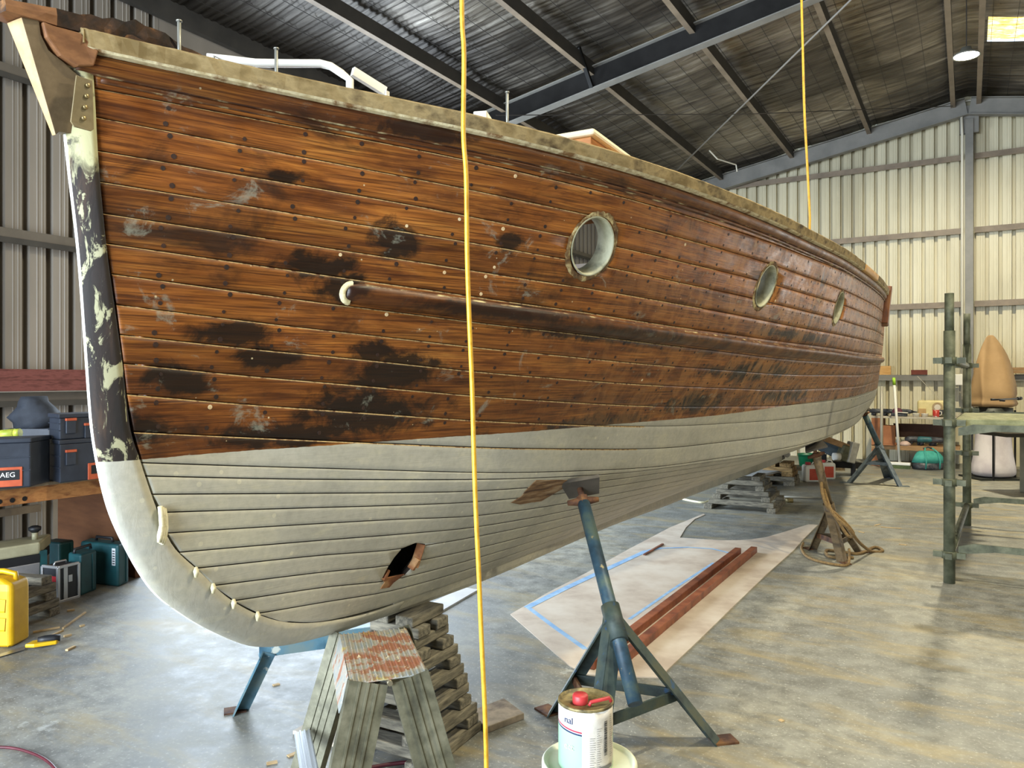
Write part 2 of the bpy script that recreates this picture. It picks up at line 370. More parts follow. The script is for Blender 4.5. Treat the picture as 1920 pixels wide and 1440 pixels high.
C3 = pchip(C3s, [.055, .165, .44, .7, .95, 1.1, 1.25, 1.18, .9]); C3z = pchip(C3s, [1.30, 1.22, 1.136, 1.05, 1.034, 1.037, 1.06, 1.08, 1.15])
Rz = pchip([q[0] for q in RAB], [q[1] for q in RAB])
Rs = pchip([-q[1] for q in RAB[:24]], [q[0] for q in RAB[:24]])   # station of the rabbet at height z (stem part)
def rab_s(z): return Rs(-z)
_bc = {}
def B(s, z):
    key = round(s, 4)
    if key not in _bc: _bc[key] = (Rz(s), C3z(s), C3(s), pchip([C3z(s), 1.37, 1.87, 2.52], [C3(s), C2(s), C1(s), C0(s)]))
    r, kz, kb, up = _bc[key]
    if z >= kz or r > kz-.02: return up(z) if z >= kz else up(z)
    if z <= r: return RB
    t = (z-r)/(kz-r); return RB+(kb-RB)*(t+.125*t*(1-t))
def nrm(s, z):
    e = .01; v = Vector((-(B(s+e, z)-B(s-e, z))/(2*e), 1, -(B(s, z+e)-B(s, z-e))/(2*e))); v.normalize(); return v      # in (s, b, z)
def off(s, z, o): n = nrm(s, z); return HL(s+n.x*o, B(s, z)+n.y*o, z+n.z*o)
SEAM = {
 'm': [(1.345, 2.388), (1.811, 2.389), (2.507, 2.361), (3.469, 2.355), (4.814, 2.351), (6.3, 2.40), (9, 2.45), (13.2, 2.55)],
 0: [(1.347, 2.352), (1.816, 2.353), (2.519, 2.33), (3.49, 2.319), (4.846, 2.325), (6.364, 2.362), (9, 2.41), (13.2, 2.51)],
 1: [(1.349, 2.275), (1.827, 2.266), (2.552, 2.236), (3.553, 2.222), (4.952, 2.217), (6.533, 2.237), (9, 2.28), (13.2, 2.38)],
 2: [(1.352, 2.188), (1.839, 2.181), (2.588, 2.145), (3.624, 2.123), (5.057, 2.118), (6.661, 2.136), (9, 2.17), (13.2, 2.27)],
 3: [(1.354, 2.106), (1.852, 2.092), (2.62, 2.06), (3.687, 2.032), (5.171, 2.018), (6.802, 2.026), (9, 2.06), (13.2, 2.16)],
 4: [(1.357, 2.022), (1.864, 2.003), (2.656, 1.963), (3.762, 1.936), (5.301, 1.914), (6.972, 1.922), (9, 1.95), (13.2, 2.05)],
 5: [(1.359, 1.942), (1.878, 1.917), (2.694, 1.87), (3.854, 1.831), (5.463, 1.813), (7.17, 1.813), (9, 1.84), (13.2, 1.94)],
 6: [(1.361, 1.861), (1.892, 1.828), (2.735, 1.778), (3.959, 1.738), (5.715, 1.704), (7.453, 1.703), (9.3, 1.73), (13.2, 1.83)],
 7: [(1.363, 1.779), (1.905, 1.741), (2.78, 1.684), (4.081, 1.637), (5.975, 1.605), (7.665, 1.612), (9.5, 1.64), (13.2, 1.74)],
 8: [(1.364, 1.698), (1.918, 1.657), (2.829, 1.589), (4.219, 1.533), (6.3, 1.493), (7.934, 1.502), (9.6, 1.53), (13.2, 1.63)],
 9: [(1.365, 1.62), (1.932, 1.569), (2.883, 1.49), (4.365, 1.418), (6.462, 1.378), (8.188, 1.396), (9.8, 1.42), (13.2, 1.52)],
 10: [(1.366, 1.536), (1.945, 1.477), (2.94, 1.388), (4.495, 1.303), (6.486, 1.269), (8.514, 1.287), (10, 1.31), (13.2, 1.41)],
 11: [(1.376, 1.432), (1.961, 1.372), (2.994, 1.274), (4.629, 1.172), (6.502, 1.153), (8.882, 1.162), (10.5, 1.19), (13.2, 1.28)],
 12: [(1.393, 1.344), (1.975, 1.276), (3.043, 1.163), (4.743, 1.060), (6.519, 1.047), (9.25, 1.07), (11.6, 1.09), (13.2, 1.16)],
}
SZ = {k: pchip([q[0] for q in v], [q[1] for q in v]) for k, v in SEAM.items()}
BOT = {13: [(1.407, 1.305), (1.98, 1.237), (3.057, 1.135)], 14: [(1.424, 1.251), (1.989, 1.188), (2.331, 1.151), (2.749, 1.111)], 15: [(1.454, 1.195), (1.999, 1.137), (2.349, 1.1), (2.782, 1.06)],
       16: [(1.473, 1.132), (2.01, 1.079), (2.372, 1.042), (2.831, .991)], 17: [(1.514, 1.068), (2.024, 1.017), (2.398, .978), (2.877, .933)], 18: [(1.574, 1.008), (2.037, .961), (2.427, .913), (2.923, .88)],
       19: [(1.635, .941), (2.052, .896), (2.461, .844), (2.992, .81)], 20: [(1.715, .874), (2.069, .836), (2.5, .774), (3.059, .748)], 21: [(1.814, .807), (2.086, .776), (2.534, .72), (3.131, .688)]}
for k, v in BOT.items():
    s3, z3 = v[-1]; fr = (z3-Rz(s3))/(C3z(s3)-Rz(s3)); fr = min(fr, .985-.004*(k-13))
    v = v + [(s, Rz(s)+fr*(C3z(s)-Rz(s))) for s in (4.2, 5.5, 7, 9, 11, 13.2)]
    SZ[k] = pchip([q[0] for q in v], [q[1] for q in v])
SZ[22] = lambda s: Rz(s)+.004 if s > 1.95 else Rz(s)
S0 = {}
for k in SZ:
    if k == 22: S0[k] = 1.93; continue
    s = 1.3
    for _ in range(8): s = rab_s(SZ[k](s))
    S0[k] = s+(.007 if isinstance(k, int) and k >= 11 else .003)
# ---- hull materials
def paint_line(t):
    """1 below the painted waterline"""
    tc = t.n('ShaderNodeTexCoord'); sx = t.n('ShaderNodeSeparateXYZ'); t.l(tc.outputs['Object'], sx.inputs[0])
    rise = t.n('ShaderNodeMapRange'); t.l(sx.outputs[0], rise.inputs[0])
    for i, v in enumerate((-2.2, 4.2, 1.353, 1.455), 1): rise.inputs[i].default_value = v
    wob = t.math('MULTIPLY', t.math('SUBTRACT', t.noise(t.coord((6, 6, 1)), 3, 3), .5), .006)
    return t.math('LESS_THAN', sx.outputs[2], t.math('ADD', rise.outputs[0], wob)), sx
def bottom_paint(t):
    v = t.coord(); a = t.noise(v, 3.2, 6, .65); b = t.noise(t.coord((1, 1, 4)), 9, 5, .6); d = t.noise(v, 42, 3, .6)
    c = t.ramp(a, [(.32, '#a19f93'), (.5, '#b0ada0'), (.68, '#bbb7a4')])
    c = t.mix(t.ramp(b, [(.55, 0.0), (.75, .5)]), c, '#c6c0a4'); c = t.mix(t.ramp(d, [(.3, .25), (.6, 0.0)]), c, '#7f7d72')
    vo = t.n('ShaderNodeTexVoronoi'); t.l(v, vo.inputs['Vector']); vo.inputs['Scale'].default_value = 11
    c = t.mix(t.math('MULTIPLY', t.math('LESS_THAN', vo.outputs['Distance'], .085), .5), c, '#cfcab0'); return c
# dark oil and iron stains on the topsides: station, height and half sizes
STAINS = [(-4.9, 2.05, .09, .07), (-4.80, 1.60, .20, .08), (-4.88, 1.46, .32, .09), (-5.14, 1.94, .13, .05), (-4.4, 1.835, .45, .035), (-3.66, 1.775, .7, .04), (-5.35, 1.715, .14, .045), (-5.25, 1.65, .11, .04),
          (-5.51, 1.57, .11, .05), (-5.04, 1.88, .09, .06), (-4.9, 1.67, .09, .05), (-4.485, 2.087, .07, .04), (-3.55, 1.36, .45, .05), (-5.1, 1.40, .30, .05), (-5.27, 2.2, .07, .025), (-4.9, 2.40, .18, .03), (-2.0, 1.62, .8, .06), (-5.6, 1.44, .1, .05), (-1.6, 1.86, .9, .03), (-1.0, 1.45, .7, .05), (-2.6, 1.44, .4, .06)]
def hull_wood(name, topside=True, dark=0.0):
    t = NT(name); oi = t.n('ShaderNodeObjectInfo'); rnd_ = oi.outputs['Random']
    off_ = t.n('ShaderNodeCombineXYZ'); r7 = t.math('MULTIPLY', rnd_, 31.0); t.l(r7, off_.inputs[0]); t.l(r7, off_.inputs[2])
    g = t.noise(t.coord((.9, 1, 11), off_.outputs[0]), 2.2, 9, .62, .9)
    fine = t.noise(t.coord((1.2, 1, 60), off_.outputs[0]), 3.5, 6, .6, .4)
    c = t.ramp(g, [(.28, '#4b2710'), (.44, '#7c471c'), (.57, '#975c26'), (.74, '#b67a38')])
    c = t.mix(t.ramp(fine, [(.36, .8), (.56, 0.0)]), c, '#3b1b09')
    hsv = t.n('ShaderNodeHueSaturation'); t.l(c, hsv.inputs['Color']); hsv.inputs['Hue'].default_value = .5
    t.l(t.math('MULTIPLY_ADD', rnd_, .45, .72), hsv.inputs['Value']); hsv.inputs['Saturation'].default_value = 1.0; c = hsv.outputs[0]
    # old varnish, oil and water stains
    st = t.noise(t.coord((1.0, 1, 1.9)), 1.9, 6, .62, .7); st2 = t.noise(t.coord((1.5, 1, 4.5)), 2.7, 5, .6, .3)
    c = t.mix(t.ramp(st2, [(.55, 0.0), (.72, .75)]), c, '#3a1a0c')
    c = t.mix(t.ramp(st, [(.57, 0.0), (.68, .85)]), c, '#1d110b')
    tc0 = t.n('ShaderNodeTexCoord'); rag_ = t.noise(t.coord((2.4, 1, 3.0)), 4.2, 7, .68, .5); acc = None
    for (sx0, sz0, rx, rz2) in STAINS:
        mp = t.n('ShaderNodeMapping', vector_type='POINT'); t.l(tc0.outputs['Object'], mp.inputs[0]); mp.inputs['Scale'].default_value = (1/rx, 0, 1/rz2); mp.inputs['Location'].default_value = (-sx0/rx, 0, -sz0/rz2)
        ln = t.n('ShaderNodeVectorMath', operation='LENGTH'); t.l(mp.outputs[0], ln.inputs[0])
        d_ = t.math('SUBTRACT', 1.0, ln.outputs['Value']); acc = d_ if acc is None else t.math('MAXIMUM', acc, d_)
    sf = t.math('ADD', t.math('MULTIPLY', t.math('MAXIMUM', acc, -.8), .45), t.math('MULTIPLY', rag_, 1.15))
    c = t.mix(t.ramp(sf, [(.52, 0.0), (.74, .93)]), c, '#150d09')
    # grey filler smears, and pale aft wear with lamp glints put into the colour
    sm = t.noise(t.coord((2.2, 1, 3.0)), 3.1, 7, .7, .5)
    c = t.mix(t.ramp(sm, [(.60, 0.0), (.68, .55)]), c, '#8d8f80')
    tc = t.n('ShaderNodeTexCoord'); sx = t.n('ShaderNodeSeparateXYZ'); t.l(tc.outputs['Object'], sx.inputs[0])
    aft = t.n('ShaderNodeMapRange'); t.l(sx.outputs[0], aft.inputs[0])
    for i, v in enumerate((-4.6, -2.0, 0.0, .55), 1): aft.inputs[i].default_value = v
    wear_glint = t.noise(t.coord((3.2, 1, 2.0)), 2.6, 6, .7, .8)
    c = t.mix(t.math('MULTIPLY', t.ramp(wear_glint, [(.46, 0.0), (.56, 1.0)]), aft.outputs[0]), c, '#b07a42')
    vo = t.n('ShaderNodeTexVoronoi'); t.l(t.coord(), vo.inputs['Vector']); vo.inputs['Scale'].default_value = 11
    c = t.mix(t.math('MULTIPLY', t.math('LESS_THAN', vo.outputs['Distance'], .035), .7), c, '#cdbb94')
    if dark: c = t.mix(dark, c, '#2a130a')
    rg = t.ramp(sm, [(.35, .30), (.62, .52)])
    pl, _ = paint_line(t)
    c = t.mix(pl, c, bottom_paint(t)); rr = t.mix(pl, rg, (.72, .72, .72, 1))
    t.b.inputs['Specular IOR Level'].default_value = .34
    return t.fin(c, rr, t.math('ADD', fine, t.math('MULTIPLY', wear_glint, .6)), .16, bdist=.006)
M_plank = hull_wood('varnished_plank')
M_edge = mk('seam_putty_highlight', '#7d5a32', '#bda06c', 30, .7, 0, .1, c3='#5a3519')  # plank top edges: bevel highlight put into the colour, with putty residue
M_inner = mk('hull_inside', '#2a211a', '#3c3026', 4, .8)
M_plug = mk('plug_dark', '#1c0f09', '#33190d', 60, .6)
M_plugp = mk('plug_pale', '#c9a777', '#d9c8a4', 60, .6)
M_putty = mk('old_putty', '#3f2a15', '#6b5230', 22, .85, 0, .6, c3='#b8a878')
# ---- planks
NST = 64
def stations(a, b, n=NST, p=1.7): return [a+(b-a)*(i/n)**p for i in range(n+1)]
def plank(k0, k1, gap, thick=.028, cham=.0035):
    f0, f1 = SZ[k0], SZ[k1]; a0, a1 = S0[k0], S0[k1]; white = isinstance(k0, int) and k0 >= 12
    rings = []; W = [0, .035, .2, .4, .6, .8, .965, 1]
    for i in range(NST+1):
        tau = (i/NST)**1.7; sa, sb = a0+(SE-a0)*tau, a1+(SE-a1)*tau
        za, zb = f0(sa)-gap/2, f1(sb)+gap/2; ring = []
        for w in W:
            s = sa+(sb-sa)*w; z = za+(zb-za)*w
            ring.append(off(s, z, -cham if w in (0, 1) else 0))
        ring.append(off(sb, zb, -thick)); ring.append(off(sa, za, -thick)); rings.append(ring)
    m = MB(); n = len(rings[0]); vs = [p for r in rings for p in r]; m.v = [tuple(p) for p in vs]
    for i in range(NST):
        s = a0+(SE-a0)*((i+.5)/NST)**1.7
        for j in range(n):
            m.f.append([i*n+j, i*n+(j+1) % n, (i+1)*n+(j+1) % n, (i+1)*n+j])
            m.mi.append((1 if (j == 0 and not white and s < 3.9) else 2 if j in (7, 8, 9) else 0)); m.sm.append(1 <= j <= 5)
    m.f += [list(range(n))[::-1], list(range(NST*n, NST*n+n))]; m.mi += [0, 0]; m.sm += [False, False]
    return m.build('plank', [M_plank, M_edge, M_inner], boat)
keys = ['m']+list(range(0, 23)); PL = {}
for a, b in zip(keys[:-1], keys[1:]):
    PL[a] = plank(a, b, .0022 if (a == 'm' or a < 11) else .0032, cham=.0035 if (a == 'm' or a < 11) else .002)
for a, b in zip(keys[:-1], keys[1:]):
    n_ = a if isinstance(a, int) else -1
    PL[a]['label'] = 'varnished topside plank' if n_ < 11 else 'off-white painted bottom plank'
# dark caulking behind the seams (closed skin, so that the portholes can be cut through it)
def caulk_skin(s0, zlo, zhi, n):
    rows = []
    for s in stations(s0, SE-.05, 60):
        zs = [zlo(s)+(zhi(s)-zlo(s))*j/n for j in range(n+1)]
        rows.append([off(s, z, -.020) for z in zs]+[off(s, z, -.026) for z in zs[::-1]])
    m = MB(); m.loft(rows); return m.build('seam_caulking', plain('caulk_dark', '#120d0a', .9), boat)
caulk = caulk_skin(1.42, lambda s: C3z(s)-.02, lambda s: 2.42, 14)
caulk2 = caulk_skin(1.62, lambda s: Rz(s)+.01, lambda s: C3z(s)-.01, 8)
# ---- fastening plugs, one set of small discs for each plank
FR = [1.43+.172*i for i in range(52)]
for a, b in list(zip(keys[:-1], keys[1:]))[1:12]:
    m = MB(); q = random.Random(a+50)
    for j, s in enumerate(FR):
        za, zb = SZ[a](s), SZ[b](s)
        for w in (.2, .8):
            if q.random() < .16: continue
            ss = s+q.uniform(-.014, .014); z = za+(zb-za)*(w+q.uniform(-.06, .06))
            if z < 1.37: continue
            if any((ss-c)**2+(z-d)**2 < .155**2 for c, d in ((2.895, 2.117), (4.48, 2.105), (6.1, 2.1))): continue
            c = off(ss, z, .0012); n = nrm(ss, z); nl = Vector((n.x, -n.y, n.z)); x = nl.orthogonal().normalized(); y = nl.cross(x)
            r = q.uniform(.0055, .0078); m.cur = 1 if q.random() < (.35 if 2.2 < ss < 2.5 and z > 1.85 else .025) else 0
            m.add([c-nl*.002+(x*math.cos(t)+y*math.sin(t))*r*1.05 for t in [k*math.pi/4 for k in range(8)]]+[c+(x*math.cos(t)+y*math.sin(t))*r for t in [k*math.pi/4 for k in range(8)]],
                  [tuple(range(8, 16))]+[(k, (k+1) % 8, 8+(k+1) % 8, 8+k) for k in range(8)])
    o = m.build('fastening_plugs', [M_plug, M_plugp], PL[a], fixn=False); o['kind'] = 'stuff'; o['label'] = 'small round plugs over the plank fastenings'
# ---- portholes and the broken hole
def cutter(pts_out, n, depth=.5):
    m = MB(); m.prism([p+n*.12 for p in pts_out], -n*depth); return m.build('cutter', M_inner, boat)
def carve(names, cut):
    for k in names:
        o = PL[k]; q = o.modifiers.new('cut', 'BOOLEAN'); q.operation = 'DIFFERENCE'; q.solver = 'EXACT'; q.object = cut
        dg = bpy.context.evaluated_depsgraph_get(); me = bpy.data.meshes.new_from_object(o.evaluated_get(dg)); old = o.data
        o.modifiers.clear(); o.data = me
PL['c1'] = caulk; PL['c2'] = caulk2
PH = [(2.895, 2.117, .119), (4.48, 2.10, .119), (6.1, 2.1, .117)]
M_liner = mk('porthole_liner', '#8f9078', '#a8a68c', 8, .7, c3='#6f6f5c')
for i, (s, z, r) in enumerate(PH):
    n = nrm(s, z); nl = Vector((n.x, -n.y, n.z)); c = HL(s, B(s, z), z); x = Vector((1, 0, 0)); x = (x-nl*x.dot(nl)).normalized(); y = nl.cross(x)
    circ = lambda rr, d, N=40: [c+nl*d+(x*math.cos(2*math.pi*k/N)+y*math.sin(2*math.pi*k/N))*rr for k in range(N)]
    cu = cutter(circ(r+.004, 0), nl); carve([0, 1, 2, 3, 'c1'], cu)
    bpy.data.objects.remove(cu)
    m = MB(); m.smooth = True; m.loft([circ(r+.003, .002), circ(r, .004), circ(r-.006, .0), circ(r-.008, -.085), circ(r+.003, -.085)], cap=False); m.build('porthole_lining', M_liner, boat)
    # ragged ring of bedding compound left by the removed bronze ring
    m = MB(); q = random.Random(i); N = 56; rg = []
    for rr, o_ in ((r+.001, .0015), (r+.008, .003), (r+.016, .0025), (r+.022, .0003)):
        ring = []
        for k in range(N):
            a_ = 2*math.pi*k/N; rk = rr+(q.uniform(-.004, .004) if rr > r+.005 else 0); ds = math.cos(a_)*rk*x.x; dz = math.sin(a_)*rk
            ss, zz = s+ds*1.0, z+dz*.97; ring.append(off(ss, zz, o_+q.uniform(-.001, .001)))
        rg.append(ring)
    m.smooth = True; m.loft(rg, cap=False); m.build('bedding_ring', M_putty, boat)
HOLE = [(2.389, .8), (2.397, .842), (2.414, .882), (2.44, .915), (2.506, .925), (2.566, .91), (2.579, .873), (2.553, .816), (2.525, .785), (2.461, .79), (2.455, .773), (2.398, .787)]
cu = cutter([HL(s, B(s, z), z) for s, z in HOLE], Vector((0, -1, 0)), .3); carve([17, 18, 19, 20, 21, 'c2'], cu)
bpy.data.objects.remove(cu)
M_raw = mk('raw_broken_wood', '#5a2e16', '#8a5a34', 9, .8, c3='#b89468')
def skin_patch(name, pts, o_, mat, lab=None, th=.002):
    c = (sum(p[0] for p in pts)/len(pts), sum(p[1] for p in pts)/len(pts)); m = MB()
    def ringf(f, o2): return [off(c[0]+(s-c[0])*f, c[1]+(z-c[1])*f, o2) for s, z in pts]
    m.loft([ringf(1, -.001), ringf(.97, o_), ringf(.6, o_), ringf(.25, o_)], cap=True); o = m.build(name, mat, boat)
    if lab: o['label'] = lab
    return o
skin_patch('splintered_plank_end', [(2.385, .80), (2.46, .795), (2.52, .79), (2.47, .765), (2.455, .748), (2.40, .755), (2.41, .78)], .003, M_raw, 'splintered reddish wood under the hole')
for c_, d_, r_ in ((HL(2.565, .165, .862), (.03, .035, .10), (.3, 0, .5)), (HL(2.545, .16, .83), (.02, .03, .05), (.5, .3, .2)), (HL(2.41, .12, .81), (.016, .02, .045), (.2, .5, .1))):
    m = MB(); m.box(c_, d_, r_); m.build('splinter', M_raw, boat, bev=.003)
skin_patch('bare_wood_patch', [(3.084, 1.125), (3.25, 1.108), (3.435, 1.088), (3.38, 1.055), (3.319, 1.032), (3.25, 1.001), (3.16, 1.006), (3.079, 1.008), (3.0, 1.027), (3.05, 1.05), (3.054, 1.077)], .0025, mk('scraped_wood', '#4a3220', '#7d5f40', 7, .8, 0, .4, (1, 1, 10), c3='#9a8468'), 'scraped bare wood beside the stand pad')
# ---- stem and keel
STEM = [(1.155, 2.42), (1.2, 2.332), (1.21, 2.224), (1.221, 2.128), (1.246, 1.921), (1.265, 1.68), (1.283, 1.45), (1.299, 1.35), (1.329, 1.227), (1.385, 1.098), (1.47, .957), (1.561, .87), (1.679, .78), (1.853, .679), (2.0, .64), (2.279, .606), (2.6, .586)]
RAB2 = [(1.25, 2.42), (1.258, 2.319), (1.264, 2.208), (1.271, 2.116), (1.290, 1.935), (1.333, 1.647), (1.360, 1.44), (1.389, 1.353), (1.437, 1.22), (1.49, 1.10), (1.60, .985), (1.69, .895), (1.814, .807), (1.96, .738), (2.146, .69), (2.40, .655), (2.62, .645)]
t = NT('stem_paint'); v = t.coord((1.4, 1.4, .5)); n1 = t.noise(v, 17, 7, .68, .8); n2 = t.noise(t.coord((2.4, 2.4, .5)), 6, 6, .6, .3)
c = t.ramp(n2, [(.35, '#15100d'), (.52, '#241913'), (.66, '#4a3524')])
c = t.mix(t.ramp(n1, [(.54, 0.0), (.585, .9)]), c, '#a9a684')
pl, sx = paint_line(t); hi = t.n('ShaderNodeMapRange'); t.l(t.math('ADD', sx.outputs[2], t.math('MULTIPLY', n1, .3)), hi.inputs[0])
for i, vv in enumerate((2.27, 2.34, 0, 1), 1): hi.inputs[i].default_value = vv
c = t.mix(hi.outputs[0], c, '#b4b088'); c = t.mix(t.math('MULTIPLY', hi.outputs[0], t.ramp(t.noise(t.coord(), 14, 5), [(.52, 0.0), (.58, .9)])), c, '#2b251f')
M_stem = t.fin(t.mix(pl, c, bottom_paint(t)), .8, n1, .25, bdist=.006)
t = NT('stem_face_lit'); n1 = t.noise(t.coord((3, 3, 1)), 7, 5, .6); M_face = t.fin(t.ramp(n1, [(.3, '#9a978c'), (.42, '#d9d8d0'), (.7, '#e8e8e4')]), .5)  # stem front whitened: its daylight highlight put into the colour
m = MB(); rings = []; ii = range(len(STEM)); fS = [pchip(ii, [q[k] for q in STEM]) for k in (0, 1)]; fR = [pchip(ii, [q[k] for q in RAB2]) for k in (0, 1)]
for j in range(97):
    x_ = j*(len(STEM)-1)/96; s, z, rs, rz = fS[0](x_), fS[1](x_), fR[0](x_), fR[1](x_)
    pt = lambda f: (s*(1-f)+rs*f, z*(1-f)+rz*f)
    prt = [(0, .006), (.2, .022), (.45, .037), (.75, .049), (1, RB+.001)]
    rings.append([HL(pt(f)[0], w, pt(f)[1]) for f, w in prt]+[HL(rs+.002, .03, rz+.001), HL(rs+.06, .02, rz+.03), HL(rs+.06, -.02, rz+.03), HL(rs+.002, -.03, rz+.001)]+[HL(pt(f)[0], -w, pt(f)[1]) for f, w in prt[::-1]])
m.loft(rings); n = 14
for i in range(len(rings)-1):
    m.mi[i*n+13] = 1
    for j in (0, 1, 2, 3): m.sm[i*n+j] = True
stem = m.build('stem', [M_stem, M_face], boat); stem['label'] = 'curved stem with flaking black and cream paint'
KB = [(2.55, .588), (3.26, .568), (4.9, .553), (6.3, .507), (7.2, .485), (9.5, .41), (11.2, .36), (12.0, .34)]
kz = pchip([q[0] for q in KB], [q[1] for q in KB]); rings = []
for s in stations(2.55, 12.0, 30, 1.2):
    r = Rz(s)+.006; kw = .007+.033*min(1, (s-2.55)/.9)**.8; kv = .03+.02*min(1, (s-2.55)/.9); rings.append([HL(s, kw, kz(s)), HL(s, kv, kz(s)+.02), HL(s, RB+.0005, r), HL(s, .02, r+.05), HL(s, -.02, r+.05), HL(s, -RB, r), HL(s, -kv, kz(s)+.02), HL(s, -kw, kz(s))])
m = MB(); m.loft(rings); m.build('keel', M_plank, boat, bev=.002)
m = MB(); m.prism([HL(12.0, .05, .36), HL(12.25, .05, .36), HL(12.4, .05, .55), HL(12.9, .05, .75), HL(12.9, .05, .95), HL(12.0, .05, .70)], (0, .1, 0)); m.build('skeg', mk('skeg_grey', '#55524a', '#6a675c', 5), boat)
m = MB(); m.tube([HL(12.15, .0, .46), HL(12.46, 0, .45)], [.05, .035], 12); m.tube([HL(12.1, .1, .44), HL(12.18, .1, .44)], .045, 12); m.build('shaft_boss', plain('boss_white', '#cfcdc4', .4), boat)
# ---- starboard planking, transom, inside
rows = [[HL(s, -B(s, z), z) for z in [Rz(s)+.01+(C3z(s)-Rz(s)-.01)*j/6 if j <= 6 else C3z(s)+(2.45-C3z(s))*(j-6)/12 for j in range(19)]] for s in stations(1.5, SE, 44)]
m = MB(); m.smooth = True; m.loft(rows, cap=False, closed=False); o = m.build('starboard_planking', M_plank, boat, fixn=False)
q = o.modifiers.new('t', 'SOLIDIFY'); q.thickness = .03; q.offset = 0
zz = [Rz(SE)+.02+(2.50-Rz(SE))*j/20 for j in range(21)]
m = MB(); m.prism([HL(SE-.01, B(SE, z), z) for z in zz]+[HL(SE-.01, -B(SE, z), z) for z in zz[::-1]], (.03, 0, 0)); m.build('transom', M_plank, boat)
m = MB(); m.prism([HL(s, B(s, 1.25)-.05, 1.2) for s in stations(1.7, SE-.1, 20)]+[HL(s, -B(s, 1.25)+.05, 1.2) for s in stations(1.7, SE-.1, 20)[::-1]], (0, 0, .02)); m.build('cabin_sole', M_inner, boat)
def bulkhead(name, s, z0, z1, mat, y0=None, y1=None):
    zs = [z0+(z1-z0)*j/8 for j in range(9)]; m = MB()
    L = [HL(s, min(B(s, z)-.04, y1 if y1 is not None else 9), z) for z in zs]; Rr = [HL(s, max(-B(s, z)+.04, y0 if y0 is not None else -9), z) for z in zs]
    m.prism(L+Rr[::-1], (.02, 0, 0)); return m.build(name, mat, boat)
bulkhead('bulkhead', 4.25, 1.2, 2.27, mk('bulkhead_mauve', '#8d8580', '#9d9690', 6))
bulkhead('bulkhead', 5.6, 1.2, 2.42, mk('plywood_pale', '#c9a766', '#d8bc80', 5, .6, 0, .1, (1, 1, 6)), y0=.15)
# ---- sheer cap, moulding, rubbing strake
def sweep(name, zf, prof, s0, s1, mats, jit=0, side=1, seed=1, n=70, p=1.6, taper=None, bev=0, msel=None, closed=True):
    q = random.Random(seed); rings = []
    for i, s in enumerate(stations(s0, s1, n, p)):
        z = zf(s); k = taper(s) if taper else 1
        rings.append([HL(s, side*(B(s, z+dz*k)+o*k+(q.uniform(-jit, jit) if jit else 0)), z+dz*k+(q.uniform(-jit, jit) if jit and dz > 0 else 0)) for o, dz in prof])
    m = MB(); m.smooth = jit == 0; m.loft(rings)
    if msel:
        N = len(prof)
        for i in range(len(rings)-1):
            for j, mi in msel.items(): m.mi[i*N+j] = mi
    return m.build(name, mats, boat, bev=bev)
capz = pchip([1.2, 1.342, 1.797, 2.465, 3.381, 4.684, 6.166, 8.6, 10.5, 13.2], [2.492, 2.490, 2.488, 2.470, 2.464, 2.458, 2.478, 2.51, 2.54, 2.60])
M_cap = mk('weathered_cap', '#6f5c36', '#97835a', 6, .85, 0, .5, (1.2, 1, 2), c3='#4a3a20', detail=8)
M_cream = mk('cream_edge', '#a8956a', '#d2c6a0', 14, .8, 0, .4, c3='#7a5a34')
M_cream2 = mk('worn_cream_edge', '#3d2212', '#5f3c20', 9, .7, 0, .3, (1, 1, 3), c3='#c4b688', lo=.42, hi=.66)
M_mould = hull_wood('moulding_wood', dark=.45)
CAPP = [(-.11, -.004), (.030, .0), (.036, -.006), (.035, -.047), (.030, -.053), (.012, -.056), (-.02, -.056), (-.11, -.04)]
sweep('sheer_cap', capz, CAPP, 1.215, 6.6, [M_cap, M_cream], jit=.0022, seed=4, n=110, msel={3: 1, 4: 1})['label'] = 'weathered grey-brown cap along the sheer'
sweep('sheer_cap', capz, CAPP, 6.6, 7.5, mk('fresh_timber', '#b98a4a', '#cfa468', 5, .6, 0, .15, (1, 1, 6)), n=8, p=1)['label'] = 'pale new timber scarfed into the sheer cap'
sweep('sheer_cap', capz, CAPP, 7.5, SE, [M_cap, M_cream], jit=.002, n=24, p=1, msel={3: 1, 4: 1})
sweep('sheer_cap', capz, CAPP, 1.215, SE, [M_cap, M_cream], jit=.002, seed=5, side=-1)
mz_ = lambda s: capz(s)-.062
sweep('sheer_moulding', mz_, [(-.02, .01), (.010, .008), (.019, -.004), (.021, -.018), (.016, -.033), (.008, -.043), (.003, -.047), (-.02, -.048)], 1.215, SE, [M_mould, M_cream2], msel={5: 1})
fz = lambda s: capz(s)-.116
sweep('sheer_bead', fz, [(-.01, .006), (.008, .005), (.011, 0), (.009, -.006), (.002, -.009), (-.01, -.009)], 1.27, SE, [M_mould, M_cream2], msel={3: 1})
M_rail = hull_wood('rail_wood', dark=.55)
rz_ = lambda s: (SZ[5](s)+SZ[6](s))/2-.002
RAIL = [(-.004, .036), (.012, .034), (.026, .026), (.034, .012), (.036, -.002), (.032, -.018), (.022, -.030), (.008, -.036), (-.004, -.036)]
tp = lambda s: min(1, .55+.45*(max(0, s-1.965)/.05)**.5) if s < 2.015 else 1
sweep('rubbing_strake', rz_, RAIL, 1.965, SE, [M_rail, M_cream2], taper=tp, msel={1: 1}, n=110)['label'] = 'dark half-round rubbing strake with worn cream edge'
m = MB(); rr = []
for k in range(10):
    a_ = k/9*math.pi; 
for j, (rad, o_) in enumerate(((.041, -.002), (.036, .010), (.024, .013), (.016, .004))):
    rr.append([off(1.985-math.cos(a_)*rad*.9, rz_(1.985)+math.sin(a_)*rad+.012*0, o_) for a_ in [math.pi/2*-1.0+math.pi*k/11 for k in range(12)]])
